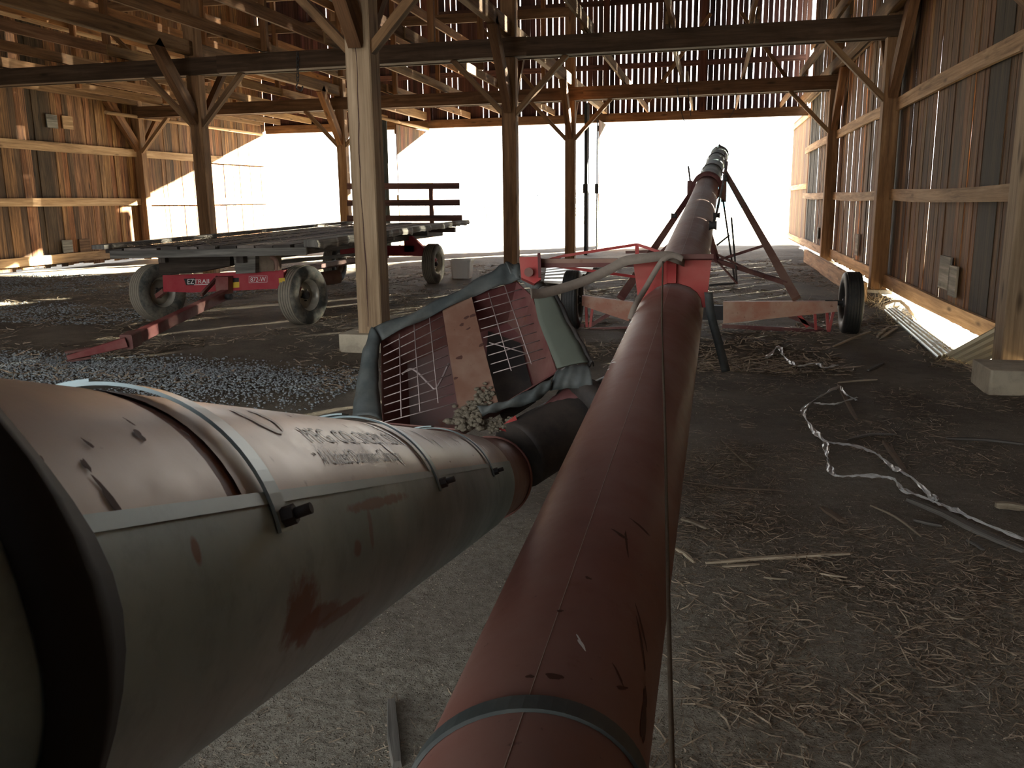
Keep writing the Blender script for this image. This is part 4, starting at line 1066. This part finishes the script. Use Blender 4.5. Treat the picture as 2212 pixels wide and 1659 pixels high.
# tongue with clevis
t0_, t1_ = aty(486, 636, 10.1), Vector((-5.72, 7.75, .22))
MB().beam(t0_, t1_, .10, .12, ch=.006).build('tongue', P_TONGUE, wg)
tt_ = (t1_-t0_).normalized()
MB().beam(t1_-tt_*.05, t1_+tt_*.14, .13, .15, ch=.01).build('tongue_socket', P_DARK, wg)
MB().beam(t1_+tt_*.14, Vector((-6.15, 7.3, .09)), .09, .10, wd1=.05, ht1=.05, ch=.006).build('hitch_bar', P_TONGUE, wg)
for sg in (-1, 1):
    p = Vector((-6.0, 7.45, .12))+Vector((0, 0, sg*.045)); MB().beam(p, p+Vector((-.16, -.16, -.02)), .08, .02).build('clevis_plate', P_DARK, wg)
MB().beam(aty(435, 637, 9.9), aty(470, 600, 10.2), .03, .06, (0, 1, 0)).build('tongue_bracket', P_DARK, wg)
slab([(468, 598), (498, 597), (498, 634), (474, 637)][::-1], 10.2, .12).build('king_bracket', P_TONGUE, wg)
MB().tube([aty(488, 641, 10.0), aty(500, 641, 10.0)], .035, 14).build('tongue_pin', P_BLACK, wg)
# rear rack : three slats, two stakes
RY = 18.5
for ya_, yb_, xe in ((395, 408, 992), (432, 443, 993), (464, 478, 998)):
    a, b = aty(xe, (ya_+yb_)/2, RY), aty(750, (ya_+yb_)/2+1, RY)
    MB().beam(a, Vector((b.x, b.y, b.z)), .035, .13, (0, 0, 1)).build('rack_slat', W_RACK, wg)
for px in (932, 770):
    p = aty(px, 440, RY+.05); MB().beam((p.x, p.y, 1.0), (p.x, p.y, 1.93), .09, .05, (0, 1, 0)).build('rack_stake', W_RACK, wg)
# hay scraps on the deck
def blades(n, place, L0, L1, wd, mat, nm, zfun, seed, flat=.25, parent=None, curve=.25):
    g = np.random.default_rng(seed); V = np.zeros((n, 6, 3), np.float32); pos = place(g, n)
    th = g.uniform(0, 2*np.pi, n); L = g.uniform(L0, L1, n)*g.uniform(.4, 1, n); el = np.abs(g.normal(0, flat, n)); w_ = g.uniform(.5, 1, n)*wd
    dx, dy, dz = np.cos(th)*np.cos(el), np.sin(th)*np.cos(el), np.sin(el); sx_, sy_ = -np.sin(th), np.cos(th)
    bend = g.normal(0, curve, n)*L
    roll = g.uniform(-1, 1, n)
    for k, t in enumerate((0, .5, 1)):
        off = bend*(4*t*(1-t))*.5
        cx, cy, cz = pos[:, 0]+dx*L*t+sx_*off, pos[:, 1]+dy*L*t+sy_*off, pos[:, 2]+dz*L*t+.003
        ww = w_*(1 if k < 2 else .4)
        V[:, k*2, 0] = cx-sx_*ww/2; V[:, k*2, 1] = cy-sy_*ww/2; V[:, k*2, 2] = cz-roll*ww*.4
        V[:, k*2+1, 0] = cx+sx_*ww/2; V[:, k*2+1, 1] = cy+sy_*ww/2; V[:, k*2+1, 2] = cz+roll*ww*.4
    b = (np.arange(n)*6)[:, None]; Fq = np.concatenate([b+np.array([[0, 1, 3, 2]]), b+np.array([[2, 3, 5, 4]])], 0)
    me = fastmesh(nm, V.reshape(-1, 3), Fq, mat, 4)
    o = bpy.data.objects.new(nm, me); COL.objects.link(o)
    if parent: o.parent = parent; o.location = -wloc(parent)
    return o
def pl_deck(g, n):
    t = g.beta(1.1, 2.2, n); s_ = g.beta(1, 3.2, n); a = np.array(FL)+(np.array(RL)-np.array(FL))*t[:, None]; b = np.array(FR)+(np.array(RR)-np.array(FR))*t[:, None]
    p = a+(b-a)*s_[:, None]; p[:, 2] += .03; return p
o = blades(1100, pl_deck, .06, .2, .006, M_STRAW, 'hay_scraps', None, 3); tag(o, 'loose hay scraps lying on the wagon deck boards', 'hay', kind='stuff')

# ------------------------------------------------------------------ litter on the floor
def ghv(x, y):
    return np.array([gh(a, b) for a, b in zip(x, y)])
def cluster(xr, yr, th=.0, sc_=.9, exc=None):
    def f_(g, n):
        out = []
        while len(out) < n:
            # denser near the camera in view
            y_ = yr[0]+(yr[1]-yr[0])*g.random()**1.5; x_ = g.uniform(*xr)
            if noise.noise(Vector((x_*sc_, y_*sc_*.8, 2.2)))+.45*noise.noise(Vector((x_*3, y_*3, 7)))+g.uniform(-.25, .25) < th: continue
            if exc and exc(x_, y_): continue
            out.append((x_, y_, gh(x_, y_)))
        return np.array(out)
    return f_
o = blades(9000, cluster((-.2, 2.6), (1.6, 9), .08), .03, .14, .0045, M_STRAW, 'floor_straw', None, 21, .12); tag(o, 'scattered straw and husks on the dirt right of the long auger', 'straw', kind='stuff')
o = blades(6500, cluster((-.1, 1.7), (2.5, 5.6), -.12), .03, .13, .0042, M_STRAW, 'floor_straw', None, 27, .14, curve=.5); tag(o, 'dense mat of curled husks and straw below the long pale splinter', 'straw', kind='stuff')
o = blades(9000, cluster((-3, 2.5), (8, 23), -.02), .05, .24, .014, M_STRAW, 'floor_straw', None, 22, .16); tag(o, 'scattered straw around and beyond the auger cart wheels', 'straw', kind='stuff')
o = blades(12000, cluster((-13, -3), (6.4, 21), .05), .05, .24, .013, M_STRAW, 'floor_straw', None, 23, .16); tag(o, 'scattered straw on the floor around the hay wagon', 'straw', kind='stuff')
o = blades(1500, cluster((-2.2, -.2), (1.7, 6), .18), .02, .08, .0035, M_STRAW, 'floor_straw', None, 24, .12); tag(o, 'thin straw bits on the dirt between the two auger tubes', 'straw', kind='stuff')
def pl_heap(g, n):
    y_ = g.uniform(8.8, 14.6, n); x_ = 2.62+g.normal(0, .2, n); return np.stack([x_, y_, ghv(x_, y_)], 1)
o = blades(1700, pl_heap, .08, .35, .006, M_SUNSTRAW, 'wall_straw', None, 25, .5, curve=.5); tag(o, 'dry stalks and weeds tangled along the foot of the right wall', 'straw', kind='stuff')
# gravel: little squashed stones
def stones(n, place, s0, s1, mat, nm, seed):
    g = np.random.default_rng(seed); ico = np.array([(0, 0, 1), (.894, 0, .447), (.276, .851, .447), (-.724, .526, .447), (-.724, -.526, .447), (.276, -.851, .447), (0, 0, -.6)])
    fc = np.array([(0, 1, 2), (0, 2, 3), (0, 3, 4), (0, 4, 5), (0, 5, 1), (6, 2, 1), (6, 3, 2), (6, 4, 3), (6, 5, 4), (6, 1, 5)])
    pos = place(g, n); s_ = g.uniform(s0, s1, n)*g.uniform(.5, 1, n); V = ico[None]*(1+g.uniform(-.3, .3, (n, 7, 1)))*s_[:, None, None]
    th = g.uniform(0, 6.28, n); c, s2 = np.cos(th), np.sin(th); x_ = V[:, :, 0]*c[:, None]-V[:, :, 1]*s2[:, None]; y_ = V[:, :, 0]*s2[:, None]+V[:, :, 1]*c[:, None]
    V = np.stack([x_, y_*.8, V[:, :, 2]*.65], 2)+pos[:, None, :]
    Fq = ((np.arange(n)*7)[:, None, None]+fc[None]).reshape(-1, 3)
    o = bpy.data.objects.new(nm, fastmesh(nm, V.reshape(-1, 3), Fq, mat, 3)); COL.objects.link(o); return o
def pl_g1(g, n):
    out = []
    while len(out) < n:
        x_, y_ = g.uniform(-8.5, -2.9), g.uniform(5.2, 8.1)
        d = math.exp(-((x_+4.6)**2/2.6+(y_-6.75)**2/.35))+math.exp(-((x_+6.6)**2/2.2+(y_-7.0)**2/.5))
        if g.random() < d*1.3: out.append((x_, y_, gh(x_, y_)+g.uniform(0, .012)))
    return np.array(out)
def pl_g2(g, n):
    out = []
    while len(out) < n:
        x_, y_ = g.uniform(-15.5, -7.5), g.uniform(10, 17.5)
        if noise.noise(Vector((x_*.5, y_*.5, 5)))+g.uniform(-.2, .3) > 0: out.append((x_, y_, gh(x_, y_)))
    return np.array(out)
def pl_g3(g, n):
    out = []
    while len(out) < n:
        x_, y_ = g.uniform(-2.2, 2.4), g.uniform(1.2, 6.5)
        if g.random() < 1/(1+(y_-1.2)*.8) and noise.noise(Vector((x_*1.4, y_*1.4, 15)))+g.uniform(-.3, .3) > 0: out.append((x_, y_, gh(x_, y_)))
    return np.array(out)
o = stones(14000, pl_g1, .010, .022, M_GRAVEL, 'gravel', 31); tag(o, 'heap of blue grey gravel behind the foreground auger tube', 'gravel', kind='stuff')
o = stones(9000, pl_g2, .014, .032, M_GRAVEL, 'gravel', 32); tag(o, 'blue grey gravel spread on the floor beside the left wagon tire', 'gravel', kind='stuff')
o = stones(14000, pl_g3, .0018, .0055, M_CONC, 'fine_grit', 33); tag(o, 'fine pale grit on the dirt at the bottom of the view', 'grit', kind='stuff')

# larger sticks and split wood pieces, each its own thing
def stick(px, lab, wd=.05, th=.02, mat=W_PALE, h=0.0, cat='wood scrap', nm='wood_splinter', taper=.5):
    pts = [atz(x_, y_, .012+h) for x_, y_ in px]; pts = [Vector((p.x, p.y, gh(p.x, p.y)+th/2+.002+h)) for p in pts]
    if len(pts) == 2: pts = [pts[0], pts[0].lerp(pts[1], .5)+Vector((R.uniform(-.01, .01), R.uniform(-.01, .01), .003)), pts[1]]
    pts = smooth(pts, 3); mb = MB(); P = []; n = len(pts)
    for i, p in enumerate(pts):
        t = (pts[min(n-1, i+1)]-pts[max(0, i-1)]).normalized(); s_ = t.cross(Vector((0, 0, 1))).normalized(); k = i/(n-1)
        ww = wd/2*(1-taper*(2*k-1)**2)*(1+R.uniform(-.12, .12)); hh = th/2*(1-.4*taper*(2*k-1)**2)
        P.append([p-s_*ww-Vector((0, 0, hh)), p+s_*ww-Vector((0, 0, hh)), p+s_*ww*.8+Vector((0, 0, hh)), p-s_*ww*.7+Vector((0, 0, hh))])
    mb.grid(P, False, close_u=True); mb.quad((0, 1, 2, 3)); e = (n-1)*4; mb.quad((e+3, e+2, e+1, e))
    return tag(mb.build(nm, mat), lab, cat, 'wood scraps on the floor')
stick(((858, 1659), (850, 1590), (845, 1510)), 'split pale wood stub on the dirt at the bottom centre', .035, .022, W_GREY, taper=.15)
stick(((1525, 1213), (1640, 1206), (1740, 1204), (1835, 1200)), 'long flat pale splinter lying right of the auger tube', .03, .010)
stick(((1560, 1220), (1640, 1218)), 'short flake tucked in front of the long flat splinter', .02, .006)
stick(((1472, 1120), (1500, 1128), (1530, 1142)), 'curved pale bark strip touching the tube edge', .035, .008)
stick(((1460, 1185), (1500, 1212)), 'small curled pale chip near the tube above the long splinter', .02, .01)
stick(((1800, 745), (1880, 718)), 'thin pale lath in front of the right cart tire', .04, .015)
stick(((1895, 728), (1920, 705)), 'short pale stick right of the cart tire', .05, .015)
stick(((1905, 730), (1938, 708)), 'flat pale stick nearest the roofing sheet', .05, .015)
stick(((1875, 800), (1908, 785)), 'small brown stick between the two plastic strips', .045, .015, W_GREY)
stick(((1810, 826), (1895, 820)), 'thin bent twig above the long plastic strip', .015, .012, W_PALE)
stick(((1850, 905), (1810, 830)), 'dark twig under the top end of the plastic strip', .03, .02, M_BARK)
stick(((1908, 956), (1960, 1030)), 'dark branching twig right of the plastic strip bend', .03, .025, M_BARK)
stick(((1925, 960), (1940, 1000)), 'short dark twig crossing the branching one', .02, .015, M_BARK)
stick(((2045, 945), (2130, 945), (2212, 955)), 'grey board sliver at the right edge below the footing', .05, .012, W_GREY)
stick(((1830, 950), (1880, 938), (1935, 938)), 'grey sliver lying inside the plastic strip loop', .035, .010, W_GREY)
stick(((2212, 1190), (2120, 1150), (2040, 1110), (1960, 1080)), 'long board under the lower end of the plastic strip', .05, .02, W_GREY)
stick(((2150, 1098), (2212, 1103)), 'yellowish wood block end at the right edge', .05, .03)
stick(((1975, 1120), (2035, 1132)), 'short grey flake beside the long board', .035, .012, W_GREY)
stick(((1775, 1095), (1800, 1110), (1828, 1130)), 'wide brown bark flake in the middle of the straw', .05, .010, M_BARK)
stick(((1880, 1090), (1935, 1115), (1990, 1155)), 'long thin stalk right of the bark flake', .010, .008)
stick(((1480, 1035), (1580, 1050), (1690, 1058)), 'very long thin brown stalk by the tube', .014, .008, M_BARK)
stick(((1560, 950), (1600, 990), (1630, 1010)), 'thin slanted stalk between tube and plastic strip', .012, .008)
stick(((2090, 1162), (2125, 1185)), 'small grey chip below the plastic strip end', .025, .01, W_GREY)
stick(((1880, 1490), (1905, 1475), (1925, 1465)), 'small forked pale twig on bare dirt, lower right', .008, .008)
stick(((2050, 1330), (2080, 1335), (2108, 1325)), 'thin curved pale twig on bare dirt at right', .007, .007)
stick(((1650, 1245), (1700, 1250)), 'little pale curl below the long flat splinter', .008, .007)
stick(((1770, 1240), (1830, 1248)), 'thin pale curl under the splinter tip', .008, .007)
stick(((500, 838), (560, 825), (600, 790)), 'pale twig by the gravel heap', .01, .01)
stick(((1600, 600), (1690, 605)), 'pale lath lying beyond the auger axle', .05, .015)
stick(((1655, 575), (1790, 572)), 'long lath lying by the right wall board', .05, .015)
# broken branch stump by the wall
stick(((1905, 660), (1945, 648), (1985, 640)), 'bent thin branch poking over the sunlit hollow', .03, .03, M_BARK, h=.22)
# plastic film strips
def filmstrip(px, lab, wd):
    pts = [atz(x_, y_, .01) for x_, y_ in px]; pts = smooth([Vector((p.x, p.y, gh(p.x, p.y)+.012+R.uniform(0, .012))) for p in pts], 6)
    return pts
def crumple(px, wd, nm, parent):
    pts = filmstrip(px, '', wd); n = len(pts); mb = MB(); P = []; rr_ = random.Random(len(px)*7+int(px[0][0]))
    for i, p in enumerate(pts):
        t = (pts[min(n-1, i+1)]-pts[max(0, i-1)]).normalized(); s_ = t.cross(Vector((0, 0, 1))).normalized(); row = []
        w2 = wd*(.5+.35*math.sin(i*.55)+rr_.uniform(-.1, .15))
        for j in range(5):
            q = j/4-.5; row.append(p+s_*q*w2+Vector((0, 0, .012*abs(math.sin(i*.8+j*1.9))+rr_.uniform(0, .008))))
        P.append(row)
    mb.grid(P, False); return mb.build(nm, M_FILM, parent, solid=.0015)
f1 = thing('plastic_strip', atz(1800, 950, 0), 'long crumpled clear plastic strip winding down to the right edge', 'plastic strip')
crumple([(1815, 838), (1790, 855), (1740, 885), (1738, 905), (1755, 935), (1785, 962), (1840, 972), (1890, 990), (1930, 1020), (1965, 1040), (2010, 1080), (2024, 1090)], .05, 'film_run', f1)
crumple([(1782, 962), (1785, 990), (1790, 1015), (1805, 1036), (1860, 1038), (1925, 1045), (1950, 1065), (2000, 1085), (2050, 1105), (2120, 1135), (2230, 1180)], .05, 'film_run', f1)
crumple([(1758, 878), (1800, 882), (1850, 868)], .03, 'film_run', f1)
crumple([(1815, 838), (1825, 860), (1850, 872)], .03, 'film_run', f1)
f2 = thing('plastic_strip', atz(1720, 780, 0), 'short crumpled clear plastic strip beyond the long one, by the cart tire', 'plastic strip')
crumple([(1655, 776), (1668, 762), (1682, 750), (1692, 765), (1705, 785), (1725, 795), (1760, 792), (1780, 800), (1805, 795)], .06, 'film_run', f2)

# corrugated roofing sheets by the wall, and one leaning behind the boom
def sheet(P0, P1, P2, P3, nw, amp, mat, lab):
    P0, P1, P2, P3 = map(Vector, (P0, P1, P2, P3)); nn = (P1-P0).cross(P3-P0).normalized(); mb = MB(); P = []
    for i in range(5):
        row = []
        for j in range(nw*6+1):
            u_ = j/(nw*6); v_ = i/4; p = P0.lerp(P1, u_).lerp(P3.lerp(P2, u_), v_); w_ = (j % 6); hh = amp if w_ in (1, 2) else 0
            row.append(p+nn*hh)
        P.append(row)
    mb.grid(P, False); return tag(mb.build('roofing_sheet', mat, None, solid=.003), lab, 'metal sheet', 'loose roofing sheets')
def gpt(x_, y_, h): p = atz(x_, y_, h); return p
sheet(gpt(1908, 668, .05), gpt(1934, 664, .02), gpt(2062, 758, .0), gpt(2022, 770, .05), 4, .018, M_CORR, 'pale ribbed roofing sheet lying beside the sunlit hollow by the right wall')
sheet(gpt(2042, 768, .02), gpt(2100, 790, .02), atx(2160, 768, 2.66), atx(2166, 700, 2.76), 4, .02, M_CORY, 'yellowed ribbed roofing sheet propped behind the right edge footing block')
sheet(atz(1175, 610, .06), atz(1180, 580, .06), atz(1300, 565, .1), atz(1225, 615, .1), 5, .03, M_CORR, 'white ribbed roofing sheet lying left of the auger cart tire')
# white tub and small items
t = thing('plastic_tub', (-5.05, 17.4, 0), 'white plastic tub beside the rear tire of the hay wagon', 'tub')
c = Vector((-5.0, 17.5, 0)); mb = MB()
P = []
for z_, a, b in ((0, .18, .15), (.36, .21, .18)):
    P.append([c+Vector((sx_*a, sy_*b, z_)) for sx_, sy_ in ((-1, -.8), (-.8, -1), (.8, -1), (1, -.8), (1, .8), (.8, 1), (-.8, 1), (-1, .8))])
mb.grid(P, False, close_u=True); mb.quad(list(range(8))[::-1]); mb.build('tub_body', M_PLAST, t, solid=.008)
mb = MB(); P = [[c+Vector((sx_*a, sy_*b, z_)) for sx_, sy_ in ((-1, -.8), (-.8, -1), (.8, -1), (1, -.8), (1, .8), (.8, 1), (-.8, 1), (-1, .8))] for z_, a, b in ((.35, .21, .18), (.35, .228, .198), (.385, .228, .198), (.385, .21, .18))]
mb.grid(P, False, close_u=True); mb.build('tub_rim', M_PLAST, t)
# chain and hook on the beam, hanging wires at the far header
t = thing('hanging_chain', aty(645, 150, 15.585), 'small dark chain hanging from the dark cross beam left of the near post', 'chain')
for i in range(7):
    p = aty(643, 118+i*9, 15.585); mb = MB(); n = 8
    ring = [p+Vector((math.cos(k*2*math.pi/n)*.025*(1 if i % 2 else .3), math.cos(k*2*math.pi/n)*.02*(0 if i % 2 else 1), math.sin(k*2*math.pi/n)*.045)) for k in range(n)]
    mb.tube(ring+[ring[0]], .009, 5); mb.build('link', P_BLACK, t)
MB().tube(smooth([aty(643, 180, 15.585), aty(640, 190, 15.585), aty(650, 196, 15.585), aty(654, 186, 15.585)]), .014, 6).build('hook', P_BLACK, t)
for i, pts in enumerate((((1462, 188), (1470, 235), (1478, 262)), ((1590, 184), (1588, 230), (1575, 255)), ((1486, 190), (1492, 250)))):
    o = MB().tube(smooth([aty(x_, y_, 22.25) for x_, y_ in pts]), .010, 5).build('hanging_wire', P_BLACK)
    tag(o, ['dark wire hanging left over the auger opening', 'dark wire hanging right over the auger tip', 'short dark wire between the two hanging wires'][i], 'wire', 'wires hanging from the far beam')

# ------------------------------------------------------------------ outside, far away
def tree(base, h, seed, lab, spread=.8, nb=9):
    t = thing('bare_tree', base, lab, 'tree'); rr_ = random.Random(seed); mb = MB()
    def grow(p, d, L, r_, lv):
        q = p+d*L; mb.tube([p, q], [r_, r_*.6], 5, cap=False)
        if lv == 0: return
        for _ in range(3 if lv > 1 else 3):
            nd = (d+Vector((rr_.uniform(-1, 1), rr_.uniform(-1, 1), rr_.uniform(-.1, .7)))*spread*.75).normalized(); grow(p.lerp(q, rr_.uniform(.5, 1)), nd, L*.68, r_*.6, lv-1)
    for k in range(nb): 
        grow(Vector(base)+Vector((rr_.uniform(-.3, .3), 0, 0)), Vector((rr_.uniform(-.7, .7), rr_.uniform(-.4, .4), 1)).normalized(), h*.35, .05, 3)
    mb.build('branches', M_TWIG, t); return t
b_ = atz(1052, 441, -.07) if False else at(1052, 441, 85); b_.z = -.07
tree(b_, 2.3, 3, 'small bare leafless bush far out in the bright field')
b_ = at(1258, 440, 60); b_.z = -.07
tree(b_, 3.6, 8, 'bare tree far outside, seen beside the narrow door track', nb=5)
def house(px, py, d, w_, h, dp, mw, lab):
    b = at(px, py, d); b.z = -.07; t = thing('farm_building', b, lab, 'building')
    MB().beam(b, b+Vector((0, 0, h)), w_, dp, (0, 1, 0)).build('walls', mw, t)
    mb = MB()
    for sg in (-1, 1): mb.plate([b+Vector((-w_/2-.3, sg*(dp/2+.3), h-.1)), b+Vector((w_/2+.3, sg*(dp/2+.3), h-.1)), b+Vector((w_/2+.3, 0, h+dp*.35)), b+Vector((-w_/2-.3, 0, h+dp*.35))], .1)
    mb.build('roof', M_ROOFG if mw is not M_SHED else M_SHED, t)
    for k in (-.25, .25): MB().beam(b+Vector((w_*k, -dp/2-.02, h*.4)), b+Vector((w_*k, -dp/2-.02, h*.75)), w_*.12, .04, (0, 1, 0)).build('window', M_ROOFG, t)
house(1138, 440, 190, 4.5, 2.6, 4, M_HOUSE, 'tiny pale house far away left of the orange lit post')
house(1195, 442, 170, 3.5, 2, 4, M_HOUSE, 'tiny pale outbuilding far away behind the boom')
house(1570, 440, 150, 7.5, 2.2, 6, M_SHED, 'faint pale blue shed far behind the auger legs')
for px, d, h, lab in ((1460, 120, 8, 'faint utility pole far left of the auger tip'), (750, 150, 8, 'faint utility pole far behind the wagon')):
    b = at(px, 440, d); b.z = -.07; t = thing('utility_pole', b, lab, 'pole', 'far utility poles')
    MB().tube([b, b+Vector((0, 0, h))], .1, 8).build('shaft', M_TWIG, t); MB().beam(b+Vector((-.9, 0, h-.6)), b+Vector((.9, 0, h-.6)), .1, .12).build('crossarm', M_TWIG, t)
